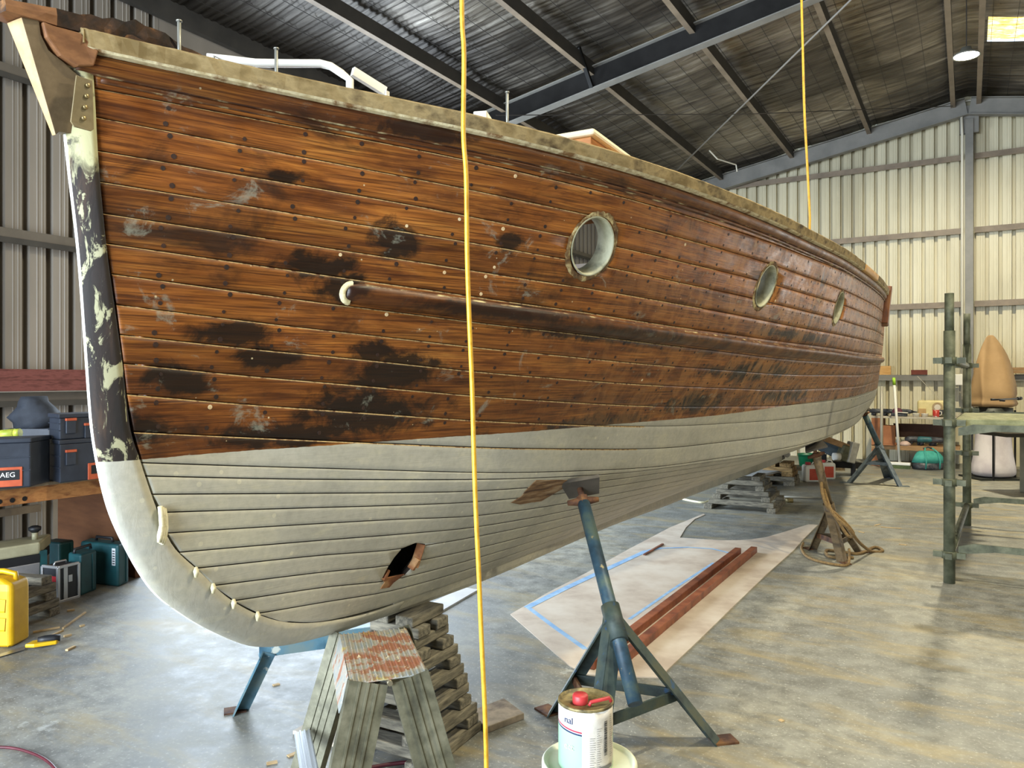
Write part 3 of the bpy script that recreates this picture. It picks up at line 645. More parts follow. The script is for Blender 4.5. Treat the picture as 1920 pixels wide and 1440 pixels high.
m.smooth = True; m.loft(rr, cap=False, closed=False); m.build('strake_end_putty', mk('cream_putty', '#b7a878', '#ddd3ac', 25, .8, 0, .7), boat)
# ---- stemhead: knee plate with bolts, rotten stemhead timber, breasthook
t = NT('knee_bronze'); n1 = t.noise(t.coord(), 12, 6, .65); M_knee = t.fin(t.ramp(n1, [(.3, '#5e4e39'), (.55, '#75634a'), (.75, '#86745a')]), .5, n1, .15)
M_kface = mk('knee_front', '#a07f50', '#b8966a', 18, .6, 0, .1)
side = [(1.083, 2.471), (1.121, 2.477), (1.128, 2.445), (1.148, 2.413), (1.186, 2.394), (1.207, 2.380), (1.236, 2.366), (1.246, 2.36), (1.246, 2.234), (1.238, 2.226), (1.19, 2.222), (1.182, 2.212)]
hw = {0: .03, 11: .008}
m = MB(); A_ = []; B_ = []
for i, (s, z) in enumerate(side):
    w = .032+(s-1.083)*.21+(z-2.471)*.175
    A_.append(HL(s, w, z)); B_.append(HL(s, -w, z))
nn = len(side); m.add(A_+B_, [tuple(range(nn)), tuple(range(nn, 2*nn))[::-1]]+[(i, (i+1) % nn, nn+(i+1) % nn, nn+i) for i in range(nn)]); m.mi[2+11] = 1
kn = m.build('stemhead_knee', [M_knee, M_kface], boat, bev=.0015); kn['label'] = 'triangular stemhead knee plate with four bolts'
m = MB(); m.prism([HL(1.200, .064, 2.362), HL(1.242, .066, 2.362), HL(1.246, .066, 2.236), HL(1.238, .066, 2.228), HL(1.196, .062, 2.228), HL(1.188, .06, 2.24)], (0, -.004, 0)); m.build('knee_flange', mk('flange_bronze', '#6d5f3f', '#857550', 14, .5), kn, bev=.001)
for s, z in ((1.229, 2.345), (1.226, 2.316), (1.222, 2.286), (1.218, 2.256)):
    m = MB(); m.smooth = True; c = HL(s, .070, z); rg = []
    for r, d in ((.0065, 0), (.006, .003), (.0035, .0048), (.0005, .0053)): rg.append([c+Vector((math.cos(k*math.pi/5)*r, -d, math.sin(k*math.pi/5)*r)) for k in range(10)])
    m.loft(rg); m.build('bolt', plain('bolt_brass', '#a89468', .35, .7), kn)
M_rot = mk('rotten_wood', '#1d130c', '#3f2917', 12, .95, 0, .9, c3='#8a5f34', detail=9, lo=.4, hi=.68)
M_blk = mk('stemhead_wood', '#6d4526', '#8a5d38', 6, .7, 0, .3, (1, 3, 3), c3='#6b4428')
m = MB(); q = random.Random(9); rings = []
for i in range(22):
    s = 1.045+i*.029; w = .036 + .004*i; z0 = 2.470+.002*i; z1 = 2.500+.006*min(i, 12)-max(0, i-13)*.006; j = 0 if i < 3 else .004
    rings.append([HL(s, w+q.uniform(-j, j), z0), HL(s, w+q.uniform(-j, j), (z0+z1)/2+q.uniform(-j, j)), HL(s, w*.85+q.uniform(-j, j), z1+q.uniform(-j, j)*1.6), HL(s, 0, z1+q.uniform(-j, j)), HL(s, -w, z1), HL(s, -w, z0)])
m.loft(rings); m.mi = [0 if k < 4*6 else 1 for k in range(len(m.f))]; m.build('stemhead_timber', [M_blk, M_rot], boat)['label'] = 'rotten stemhead timber with splintered dark end'
m = MB(); m.prism([HL(1.126, .05, 2.475), HL(1.16, .052, 2.475), HL(1.21, .07, 2.475), HL(1.25, .085, 2.44), HL(1.244, .075, 2.40), HL(1.21, .06, 2.39), HL(1.17, .05, 2.405), HL(1.137, .047, 2.44)], (0, .03, 0)); m.build('stemhead_cheek', M_blk, boat, bev=.004)
m = MB(); q = random.Random(12); rings = []
for i in range(13):
    s = 1.30+i*.05; b = B(s, 2.48); z = 2.505+.012*math.sin(i*1.3)
    rings.append([HL(s, b*.9, 2.475), HL(s, b*.75, z+q.uniform(-.006, .012)), HL(s, b*.35, z+.022+q.uniform(-.01, .016)), HL(s, 0, z+.03), HL(s, -b*.8, z+.01), HL(s, -b*.9, 2.475)])
m.loft(rings); m.build('breasthook', M_rot, boat)
# side deck planking
m = MB()
for sd in (1, -1):
    st = stations(1.5, SE-.1, 30)
    m.loft([[HL(s, sd*max(.0, B(s, 2.46)-.09), 2.452), HL(s, sd*max(.0, B(s, 2.46)-.34), 2.462), HL(s, sd*max(0, B(s, 2.46)-.34), 2.435), HL(s, sd*max(0, B(s, 2.46)-.09), 2.425)] for s in st])
m.build('side_deck', mk('deck_ply', '#a58a5c', '#bfa678', 4, .8), boat)
# post and rail end at the quarter
m = MB(); m.prism([HL(9.0, B(9.0, 2.4)+.0, 2.56), HL(9.25, B(9.25, 2.4)+.0, 2.56), HL(9.22, B(9.2, 2.2)-.02, 2.14), HL(9.05, B(9.0, 2.2)-.02, 2.17)], (0, -.075, 0)); m.build('quarter_post', mk('post_red', '#5a3722', '#84512f', 6, .5, 0, .2, (2, 2, .6), c3='#9c6a40'), boat, bev=.012)
for s, y0, y1 in ((1.53, .16, .16),):
    pass
# ------------------------------------------------------------------ lamps
M_lampe = plain('lamp_glow', '#fffbe8', .5, 0, '#fff6d8', 40)
def highbay(loc, label, power):
    t_ = thing('highbay_lamp', label, 'lamp', loc)
    m = MB(); m.lathe([(.0, .12), (.06, .115), (.08, .06), (.15, .03), (.165, .0), (.15, .004), (.13, .02)], 24); m.build('housing', plain('lamp_case', '#77766c', .5, .3), t_)
    m = MB(); m.lathe([(.0, .012), (.075, .012), (.145, .008)], 24); m.build('lens', M_lampe, t_, fixn=False)
    m = MB(); m.tube([(0, 0, .11), (0, 0, roof_z(0)-.2-loc[2])], .006, 6); m.build('hanger', plain('wire_dark', '#2a2622', .6), t_)
    l = bpy.data.lights.new('highbay_light', 'AREA'); l.shape = 'DISK'; l.size = .28; l.energy = power; l.color = (1, .90, .64)
    o = bpy.data.objects.new('highbay_light', l); COL.objects.link(o); o.parent = t_; o.location = (0, 0, -.01); return t_
highbay(tuple(at(1812, 106, 10.0)), 'bright round LED lamp hanging under the ridge', 280)
highbay((.6, 3.2, 5.95), 'LED lamp under the ridge above the photographer', 135)
highbay((3.6, 4.6, 5.5), 'LED lamp over the right bay', 165)
# ------------------------------------------------------------------ supports
M_blue = mk('stand_blue', '#1f323e', '#2c4656', 9, .5, .1, .15, c3='#4a5a54', sp=('#8a7f5c', .64, 22))
M_olive = mk('stand_weathered', '#242f30', '#3a4743', 8, .6, .1, .2, c3='#4b4f3f', sp=('#2a4a6a', .62, 14))
M_rust = mk('rusty_iron', '#3a2115', '#5a3a24', 14, .8, .2, .4, c3='#74512f')
M_brown = mk('stand_brown', '#4a3c24', '#66553a', 9, .65, .1, .25, c3='#372a1a')
M_grey = mk('stand_grey', '#4a5358', '#5f6a70', 8, .55, .1, .15, c3='#3a4348')
def stand(label, feet, apex, top, mats, leg=.055, pole=.03, brace=(0, 1, 2), bz=.22, low=.22, pad=True, plate=.11):
    """tripod boat stand: three angle-iron legs on foot plates, braces, a leaning screw pole with a T handle and a pad"""
    base = Vector((apex.x, apex.y, 0)); T = thing('boat_stand', label, 'boat stand', base)
    ml, mp, mf = mats; rel = lambda p: Vector(p)-base
    d = (top-apex).normalized(); ap = rel(apex); tp_ = rel(top); fs = [rel(f) for f in feet]
    for f in fs:
        out = Vector((f.x-ap.x, f.y-ap.y, 0)).normalized(); sd = Vector((-out.y, out.x, 0)); m = MB()
        a_ = ap+out*pole*.8+Vector((0, 0, .02)); b_ = f+Vector((0, 0, .012)); dr = (b_-a_).normalized(); o1 = (out-dr*out.dot(dr)).normalized()
        m.angle(a_, b_, leg, .007, sd-o1*.8, -sd-o1*.8); m.build('leg', ml, T)
        m = MB(); m.box(f+out*.02+Vector((0, 0, .005)), (plate, plate*.75, .01), (0, 0, math.atan2(out.y, out.x))); m.build('foot_plate', mf, T, bev=.001)
    for k in brace:
        a_, b_ = fs[k], fs[(k+1) % 3]; f_ = bz/max(ap.z, .01); m = MB(); m.beam(a_.lerp(ap, f_), b_.lerp(ap, f_), .01, .045); m.build('brace', ml if k else mf, T)
    m = MB(); m.tube([ap-d*.10, ap+d*.06], pole*1.35, 14); m.build('collar', ml, T)
    m = MB(); m.tube([ap-d*low, tp_-d*.10], pole, 16); m.build('pole', mp, T)
    h_ = tp_-d*.09; x = d.cross(Vector((0, 0, 1))).normalized() if abs(d.z) < .99 else Vector((1, 0, 0))
    x = (RT-d*RT.dot(d)).normalized()
    m = MB(); m.tube([h_-x*.075, h_-x*.02, h_+x*.02, h_+x*.075], [.012, .02, .02, .012], 8); m.tube([h_-d*.02, h_+d*.022], .03, 6); m.build('screw_handle', M_rust, T)
    m = MB(); m.tube([h_, tp_-d*.012], .016, 8); m.build('screw', M_rust, T)
    if pad: 
        y = d.cross(x); m = MB(); m.prism([tp_-x*.10-y*.06, tp_+x*.09-y*.075, tp_+x*.10+y*.06, tp_-x*.05+y*.075], -d*.018); m.build('pad', mk('pad_ply', '#39352f', '#4d473f', 8), T)
    return T
ld = lambda lat, dep, z=0: RT*lat+FW*dep+UP*z
A_, B_ = onz(1032, 1337), onz(1348, 1390); C_ = ld(.29, 2.875)
stand('blue-grey tripod stand under the near side of the bow, behind the paint tin', [A_, C_, B_], at(1150, 1160, 3.25), at(1086, 911, 3.72), (M_olive, M_blue, M_rust), low=.36)
stand('brown tripod stand wrapped with rope amidships', [onz(1519, 1030), onz(1583, 1056), onz(1616, 1036)], at(1556, 955, 6.85), at(1526, 836, 6.72), (M_brown, M_brown, M_rust), leg=.06, pole=.036, bz=.15, low=.05, plate=.09)
stand('grey-blue tripod stand at the far stern end of the hull', [onz(1588, 905), onz(1692, 912), onz(1668, 896)], at(1649, 838, 11.35), at(1617, 768, 11.1), (M_grey, M_blue, M_grey), leg=.09, pole=.04, bz=.32, low=.05, plate=.14)
# rope and lead hung on the brown stand
M_rope = mk('rope_tan', '#6d5534', '#8f7448', 60, .9, 0, .5)
def cord(name, label, pts, r, mat, cat='rope', group=None, n=8, sm=6):
    P = [Vector(p) for p in pts]; out = []
    for i in range(len(P)-1):
        a, b, c, d = P[max(i-1, 0)], P[i], P[i+1], P[min(i+2, len(P)-1)]
        for k in range(sm):
            t = k/sm; out.append(.5*((2*b)+(c-a)*t+(2*a-5*b+4*c-d)*t*t+(3*b-a-3*c+d)*t**3))
    out.append(P[-1]); m = MB(); m.tube(out, r, n); return single(m, name, label, cat, mat, group=group)
cord('rope', 'tan rope looped around the brown stand and trailing on the floor', [at(1540, 905, 6.7), at(1542, 925, 6.62), at(1552, 950, 6.6), at(1580, 975, 6.55), at(1600, 1000, 6.6), at(1590, 1005, 6.7), at(1570, 975, 6.75), at(1548, 940, 6.75), at(1544, 915, 6.8), at(1560, 960, 6.55), at(1590, 990, 6.5), at(1612, 1018, 6.7), onz(1635, 1034, .012), onz(1655, 1033, .012), onz(1640, 1026, .012), onz(1612, 1038, .012), onz(1580, 1035, .012), onz(1550, 1032, .012), onz(1556, 1044, .012), onz(1600, 1046, .012)], .014, M_rope)
cord('rope', 'brown rope lying in a bight around the foot of the brown stand', [onz(1506, 1018, .012), onz(1503, 1030, .012), onz(1515, 1045, .012), onz(1545, 1055, .012), onz(1585, 1060, .012), onz(1592, 1050, .012), onz(1592, 1030, .06)], .012, M_rope)
# blue trestle beyond the forefoot
tl, tr = onz(486, 1218, .335), onz(745, 1183, .335); T = thing('trestle', 'pale blue steel trestle beyond the forefoot of the boat', 'trestle', Vector((tl.x, tl.y, 0)))
M_tre = mk('trestle_blue', '#38596b', '#557a8a', 7, .5, .1, .15, c3='#6c7f80', sp=('#b9bdb4', .62, 9)); o0 = Vector((tl.x, tl.y, 0))
m = MB(); m.channel(tl-o0, tr-o0, .075, .05, .006, (tr-tl).cross(UP)); m.build('beam', M_tre, T)
for a_, b_ in ((tl-UP*.02+(tr-tl)*.02, onz(441, 1333)), (tr-UP*.02, onz(800, 1230)), (tr-UP*.02, onz(720, 1310))):
    m = MB(); dr = (b_-a_).normalized(); m.angle(a_-o0, b_-o0, .06, .007, RT+FW*.2, -FW+RT*.2); m.build('leg', M_tre, T)
    m = MB(); m.box(b_-o0+UP*.004, (.1, .07, .008), (0, 0, .9)); m.build('foot_plate', M_rust, T)
# ------------------------------------------------------------------ timber cribs
M_tim = mk('crib_timber', '#4f4b42', '#6d685b', 10, .85, 0, .35, (1, 6, 6), c3='#857e6d')
M_timb = mk('crib_timber_brown', '#54401f', '#7a6038', 9, .8, 0, .3, (1, 5, 5), c3='#94784a')
_tm = {}
def timber(L, w, h_, key=0):
    k = (round(L, 3), round(w, 3), round(h_, 3), key)
    if k not in _tm:
        m = MB(); m.box((0, 0, h_/2), (L, w, h_)); ob = m.build('crib_timber', M_timb if key else M_tim, bev=.006); bpy.context.view_layer.update()
        dg = bpy.context.evaluated_depsgraph_get(); _tm[k] = bpy.data.meshes.new_from_object(ob.evaluated_get(dg)); bpy.data.objects.remove(ob)
    return _tm[k]
def crib(c, rz, H_, n, half0, half1, where, group, w=.085, brown=(), seed=0, skip=()):
    q = random.Random(seed); h_ = H_/n; NEAR = Vector((-math.sin(rz), math.cos(rz), 0))
    for i in range(n):
        hf = half0+(half1-half0)*i/(n-1); al = i % 2; ang = rz+(math.pi/2 if al else 0)
        dv = Vector((-math.sin(ang), math.cos(ang), 0))
        for sd in (-1, 1):
            if (i, sd) in skip: continue
            o = bpy.data.objects.new('crib_timber', timber(2*hf, w, h_-.001, 1 if i in brown else 0)); COL.objects.link(o)
            o.location = Vector(c)+dv*sd*(hf-w*.5-q.uniform(0, .02))+UP*(i*h_); o.rotation_euler = (0, 0, ang+q.uniform(-.03, .03))
            near = (o.location-Vector(c)).dot(-FW+RT*.3) > 0
            lay = ORD[i] if i < n-1 else 'top'
            tag(o, f'{"nearer" if near else "farther"} {lay}-layer timber of the crib {where}', 'timber', group)
hz = math.atan2(hd.y, hd.x)
def hfloor(s, b): return HW(s, b, 0)
crib(hfloor(2.73, 0), hz, .583, 13, .235, .12, 'under the bow behind the step stand', 'crib timbers under the bow', w=.09, seed=1)
crib(hfloor(9.75, 0), hz, .402, 7, .42, .2, 'under the middle of the keel', 'crib timbers under the keel', w=.1, seed=2)
crib(hfloor(12.1, .0), hz, .335, 5, .26, .2, 'under the stern end of the keel', 'crib timbers under the stern', w=.16, brown=(2, 3, 4), seed=3)
lp = ld(-3.27, 5.02); crib(lp, R(20), .27, 5, .2, .17, 'beside the yellow jerrycan', 'crib timbers beside the jerrycan', w=.09, seed=4)
# ------------------------------------------------------------------ step stand in the foreground
P = [onz(637, 1190, .62), onz(762, 1178, .62), onz(803, 1262, .62), onz(655, 1283, .62)]; cen = sum(P, Vector())/4; base = Vector((cen.x, cen.y, 0))
T = thing('step_stand', 'paint-splashed galvanised step stand with a ribbed red-stained top', 'step stand', base); p_ = [q-base for q in P]
t = NT('stand_top_paint'); v = t.coord(); a_ = t.noise(v, 9, 6, .65, .5); b_ = t.noise(v, 34, 4, .6); c2_ = t.noise(t.coord((1, 1, 1)), 5, 3)
c = t.ramp(a_, [(.40, '#8d9290'), (.50, '#a29c90'), (.55, '#946a54'), (.68, '#99614a')]); c = t.mix(t.ramp(b_, [(.62, 0.0), (.67, .9)]), c, '#d9cfae'); c = t.mix(t.ramp(c2_, [(.62, 0.0), (.66, .7)]), c, '#b0a050')
M_top = t.fin(c, .5, b_, .2)
M_galv = mk('galvanised_leg', '#4c4a3c', '#63614f', 12, .5, .35, .25, c3='#777461', sp=('#a79f72', .66, 9))
ex = ((p_[1]-p_[0])+(p_[2]-p_[3])).normalized(); ey = UP.cross(ex).normalized()
m = MB(); m.prism(p_, (0, 0, -.004)); m.prism([p_[0], p_[3], p_[3]-ex*.03-UP*.10+ey*.03, p_[0]-ex*.03-UP*.10-ey*.01], ex*.004); m.prism([p_[1], p_[2], p_[2]+ex*.012-UP*.06, p_[1]+ex*.012-UP*.06], -ex*.004); m.build('top_plate', M_top, T, bev=.001)
w_ = (p_[2]-p_[3]).length
for k in range(13):
    f_ = (k+.6)/13.2; f_ += .012 if k % 3 == 0 else 0; m = MB(); a2, b2 = p_[3].lerp(p_[2], f_), p_[0].lerp(p_[1], f_); m.beam(a2+UP*.0015, b2+UP*.0015, .005, .004); m.build('tread_rib', M_top, T)
legs = [(p_[3].lerp(p_[2], .24), -ex*.16-ey*.13, -ey), (p_[3].lerp(p_[2], .76), ex*.16-ey*.10, -ey), (p_[0].lerp(p_[1], .06), -ex*.17+ey*.05, -ex-ey), (p_[0].lerp(p_[1], .80), ex*.18+ey*.12, ey)]
for a2, sp_, nf in legs:
    b2 = Vector((a2.x, a2.y, 0))+sp_; a3 = a2-UP*.004; m = MB(); m.channel(a3, b2, .125, .035, .003, nf)
    dr = (b2-a3).normalized(); nn_ = nf-dr*nf.dot(dr); nn_.normalize(); sd = dr.cross(nn_)
    for k in (-.028, 0, .028): m.beam(a3+sd*k+nn_*.003, b2+sd*k+nn_*.003, .007, .005, nn_)
    m.build('leg', M_galv, T)
a2 = p_[3].lerp(p_[2], .50)-UP*.012; m = MB(); m.tube([a2-ey*.012, a2+ey*.02], .009, 8); m.build('pivot_bolt', plain('bolt_steel', '#8d8570', .4, .7), T)
fl = legs[2][0]; b2 = Vector((fl.x, fl.y, 0))+legs[2][1]; fn = legs[0][0]; b3 = Vector((fn.x, fn.y, 0))+legs[0][1]
m = MB(); q1, q2 = fl.lerp(b2, .58), fn.lerp(b3, .66); m.beam(q1-ex*.05, q2-ex*.05, .06, .012); 
for k in range(4): m.beam(q1-ex*(.075-.016*k)+UP*.008, q2-ex*(.075-.016*k)+UP*.008, .005, .005)
m.build('step', plain('step_alloy', '#b9bcc0', .4, .6), T)
# ------------------------------------------------------------------ paint tin on a bucket
bc = ld((1105-960)/1440*2.45, 2.45)
T = thing('bucket', 'large off-white plastic bucket with lid under the paint tin', 'bucket', bc)
M_bk = mk('bucket_white', '#c5c8ae', '#d3d5c0', 5, .45, 0, .03)
m = MB(); m.lathe([(0, 0), (.125, 0), (.13, .01), (.142, .33), (.146, .335)], 36); m.build('body', M_bk, T)
m = MB(); m.lathe([(.146, .325), (.152, .33), (.152, .36), (.148, .366), (.142, .366), (.138, .355), (.13, .353), (0, .353)], 36); m.build('lid', M_bk, T)
T = thing('paint_tin', 'pale green and white paint tin with red cap and paper label on the bucket', 'paint tin', bc-RT*.012+UP*.3535)
t = NT('tin_print'); tc = t.n('ShaderNodeTexCoord'); sx = t.n('ShaderNodeSeparateXYZ'); t.l(tc.outputs['Object'], sx.inputs[0])
wv = t.math('ADD', sx.outputs[2], t.math('MULTIPLY', sx.outputs[0], .10))
stp = lambda lim: t.math('GREATER_THAN', wv, lim)
c = t.mix(stp(.126), '#9fc7ab', '#2a3358'); c = t.mix(stp(.131), c, '#c9cbcb'); c = t.mix(stp(.134), c, '#a8344a'); c = t.mix(stp(.139), c, '#dfe0de')
M_tin = t.fin(c, .35)
M_tinm = mk('tin_lid', '#6f6441', '#8f8158', 20, .5, .4, .2, c3='#4d4530')
m = MB(); m.lathe([(0, .001), (.084, .001), (.087, .004), (.0865, .198)], 40); m.build('body', M_tin, T)
m = MB(); m.lathe([(.0865, .196), (.089, .199), (.088, .206), (.083, .206), (.081, .198), (0, .197)], 40); m.build('lid', M_tinm, T)
cp = -RT*.018-FW*.012; m = MB(); m.lathe([(0, .197), (.024, .197), (.025, .2), (.025, .222), (.022, .226), (0, .226)], 20, cp); m.build('screw_cap', mk('cap_red', '#a02a2e', '#b8383a', 20, .45), T)
hpos = RT*.042-FW*.035+UP*.203; m = MB(); m.tube([hpos-RT*.035-FW*.012, hpos-RT*.03-FW*.01+UP*.01, hpos+RT*.03+FW*.01+UP*.016, hpos+RT*.036+FW*.012+UP*.004], .006, 8); m.build('handle', MATS['cap_red'], T)
# label sheet wrapped round the tin
m = MB(); a0 = math.atan2(-FW.y, -FW.x); rows = []
q = random.Random(4)
for j in range(9):
    z = .012+.182*j/8; rows.append([Vector((math.cos(a0+a_)*(.0885+.0012*math.sin(j*1.7+a_*9)), math.sin(a0+a_)*(.0885+.0012*math.sin(j*1.7+a_*9)), z+(.004*math.sin(a_*8) if j == 8 else 0))) for a_ in [-.22+1.42*k/14 for k in range(15)]])
m.smooth = True; m.loft(rows, cap=False, closed=False); lab = m.build('paper_label', mk('label_paper', '#b5ada0', '#cfc9bd', 14, .8, 0, .3), T, fixn=False); lab['label'] = 'creased white paper data sheet wrapped on the tin'
q = lab.modifiers.new('t', 'SOLIDIFY'); q.thickness = .0006
M_ink = plain('ink', '#222222', .7); M_navy = plain('ink_navy', '#2a3358', .6); M_wht = plain('print_white', '#e8e8e6', .6)
rp = lambda a_, z, r=.0905: Vector((math.cos(a0+a_)*r, math.sin(a0+a_)*r, z))
def curved_bar(mm, a1, a2, z1, z2, r=.0903):
    n = max(1, int(abs(a2-a1)/.06)+1); vs = []
    for k in range(n+1): vs += [rp(a1+(a2-a1)*k/n, z1, r), rp(a1+(a2-a1)*k/n, z2, r)]
    mm.add(vs, [(2*k, 2*k+2, 2*k+3, 2*k+1) for k in range(n)])
m = MB(); q = random.Random(2); z = .06
while z < .165:
    hgt = q.choice((.0012, .002, .0032)); curved_bar(m, .60, .74, z, z+hgt); z += hgt+q.choice((.001, .0018))
m.build('barcode', M_ink, lab, fixn=False)
m = MB()
for a1, z0, n_, wd_ in ((.05, .03, 14, .22), (.30, .03, 18, .2), (.88, .05, 20, .22)):
    for k in range(n_): curved_bar(m, a1, a1+wd_*q.uniform(.4, 1), z0+k*.0068, z0+k*.0068+.0012)
curved_bar(m, .35, 1.0, .016, .027); m.build('printed_lines', plain('ink_grey', '#6a6866', .7), lab, fixn=False)['kind'] = 'stuff'
for body, a_, z, sz, mt in (('nal', -.74, .165, .03, M_navy), ('ect', -.72, .085, .028, M_wht)):
    text('lettering', body, mt, T, rp(a_, z, .0882), (R(90), 0, a0+a_+R(90)), sz)
# ------------------------------------------------------------------ sheets, timbers and offcuts on the floor
M_ply = mk('ply_pale', '#b3a292', '#c6b8a8', 3, .6, 0, .08, (1, 1, 1), c3='#cfc4b6')
def sheet(name, label, cat, px, th, mat, z=0.0, bev=0, group=None, z1=0):
    m = MB(); P = [onz(u, v, z) for u, v in px]; m.prism(P, (0, 0, th)); return single(m, name, label, cat, mat, bev=bev, group=group)
TPL = [(957, 1153), (1028, 1112), (1100, 1075), (1178, 1031), (1256, 990), (1319, 964), (1322, 966), (1303, 974), (1286, 990), (1275, 1009), (1319, 1012), (1350, 1014), (1381, 1014), (1410, 1012), (1437, 1008), (1475, 997), (1516, 984), (1533, 985), (1506, 1012), (1490, 1031), (1437, 1078), (1369, 1144), (1310, 1202), (1253, 1256), (1238, 1272), (1160, 1270), (1098, 1266), (1070, 1252)]
sheet('plywood_template', 'large pale plywood template with a curved notch lying on the floor beside the hull', 'plywood sheet', TPL, .006, M_ply)
M_tape = mk('tape_blue', '#7fa9d6', '#93b9df', 12, .5, 0, .1, c3='#a9c8e4')
def strip(name, label, px, w, th, z, mat, cat, group=None):
    P = [onz(u, v, z) for u, v in px]; m = MB()
    L = []; Rr = []
    for i, p in enumerate(P):
        d = (P[min(i+1, len(P)-1)]-P[max(i-1, 0)]).normalized(); s_ = UP.cross(d); L.append(p+s_*w/2); Rr.append(p-s_*w/2)
    n = len(P); vs = L+Rr+[x+UP*th for x in L]+[x+UP*th for x in Rr]
    fs = [(i, i+1, n+i+1, n+i) for i in range(n-1)]+[(2*n+i, 3*n+i, 3*n+i+1, 2*n+i+1) for i in range(n-1)]+[(i, 2*n+i, 2*n+i+1, i+1) for i in range(n-1)]+[(n+i, n+i+1, 3*n+i+1, 3*n+i) for i in range(n-1)]+[(0, n, 3*n, 2*n), (n-1, 3*n-1, 4*n-1, 2*n-1)]
    m.add(vs, fs); return single(m, name, label, cat, mat, group=group)
strip('tape_strip', 'blue masking tape across the near end of the plywood template', [(988, 1137), (1040, 1176), (1098, 1217)], .035, .0006, .0064, M_tape, 'tape')
strip('tape_strip', 'wide blue masking tape along the hull side of the plywood template', [(988, 1139), (1060, 1103), (1118, 1076), (1209, 1034), (1241, 1027)], .055, .0006, .0071, M_tape, 'tape')
strip('tape_strip', 'curved blue masking tape along the notch end of the plywood template', [(1236, 1028), (1290, 1026), (1336, 1029), (1369, 1037)], .03, .0006, .0078, M_tape, 'tape')
strip('tape_strip', 'thin blue masking tape beside the mahogany battens', [(1180, 1161), (1260, 1106), (1338, 1055)], .025, .0006, .0064, M_tape, 'tape')
M_mah = mk('mahogany', '#5c2c18', '#7a4024', 8, .5, 0, .15, (1, 1, 1), c3='#8f5232')
for k, (a_, b_) in enumerate((((1106, 1246), (1384, 1032)), ((1143, 1254), (1414, 1030)))):
    a2, b2 = onz(*a_, .032), onz(*b_, .032); m = MB(); m.beam(a2, b2, .055, .05); single(m, 'batten', ('dark mahogany batten on the plywood template, the one nearer the hull', 'lighter mahogany batten on the plywood template, the outer one')[k], 'timber batten', M_mah, bev=.003, group='mahogany battens')
m = MB(); m.beam(onz(1208, 1040, .012), onz(1243, 1020, .012), .02, .012); single(m, 'stick', 'thin dark stick lying on the plywood template', 'stick', M_mah)
M_off = mk('offcut_wood', '#6d6253', '#8a7d6b', 7, .8, 0, .2, (1, 1, 1), c3='#574b3e')
sheet('board', 'weathered square board on the floor beside the yellow cord', 'board', [(876, 1347), (945, 1320), (983, 1349), (912, 1376)], .03, M_off, bev=.003)
sheet('board', 'pale board lying on the floor beyond the keel', 'board', [(770, 1152), (868, 1104), (897, 1108), (803, 1163)], .012, mk('board_pale', '#b9b7b4', '#cbc9c5', 4, .6))
sheet('board', 'pale offcut board on the floor left of the step stand', 'board', [(549, 1377), (592, 1352), (700, 1396), (680, 1418)], .018, mk('board_tan', '#9c9080', '#b3a898', 5, .7), bev=.002)
# ------------------------------------------------------------------ hanging cords
M_yel = mk('cord_yellow', '#b98518', '#d6a62e', 20, .45, 0, .05, c3='#c8921c')
def hang(label, px, d, r, ztop, zbot=None, group=None):
    P = [at(u, v, d) for u, v in px]; n_ = 8; P = [Vector((P[0].x, P[0].y, ztop+(P[0].z-ztop)*k/n_)) for k in range(n_)]+P
    if zbot is not None: q0 = P[-1].copy(); P += [Vector((q0.x, q0.y, q0.z+(zbot-q0.z)*k/4)) for k in range(1, 5)]
    return cord('cord', label, P, r, M_yel, 'cord', group)
pts = [(866, 0), (870, 100), (869, 250), (874, 330), (876, 480), (880, 600), (885, 720), (888, 830), (892, 950), (898, 1080), (903, 1200), (909, 1330), (912, 1440)]
hang('yellow cord hanging from the roof in front of the hull', pts, 1.78, .0055, roof_z(1.0)-.12, .006)
hang('thin yellow cord hanging from the roof behind the sheer', [(1503, 0), (1505, 80), (1508, 200), (1513, 300), (1518, 400)], 5.6, .0085, roof_z(1.2)-.1, 2.463)
m = MB(); m.tube([at(1270, 318, 15.0), at(1595, 0, 9.62), at(1640, -45, 9.1)], .014, 8); o = m.build('brace_rod', plain('rod_pale', '#9a948a', .5, .2)); tag(o, 'pale diagonal bracing rod under the roof', kind='structure')
m = MB(); m.tube([at(930, 216, 10.2), at(1400, 214, 11.6), at(1786, 199, 13.2)], .007, 6); o = m.build('guy_wire', plain('wire_dark', '#2a2622', .6)); tag(o, 'dark wire strung across the bay', kind='structure')
m = MB(); m.tube([at(1330, 282, 14.5), at(1345, 298, 14.6), at(1380, 309, 14.9), at(1382, 322, 14.9)], .014, 6); o = m.build('roof_cable', plain('cable_white', '#d8d2c0', .5)); tag(o, 'white cable looped under the roof', kind='structure')
m = MB(); m.tube([(-.1, YE-.3, 6.35), (-.09, YE-.29, 6.0), (-.09, YE-.29, 1.2)], .022, 8); o = m.build('conduit', plain('cable_white', '#d8d2c0', .5)); tag(o, 'white conduit running down the column', kind='structure')
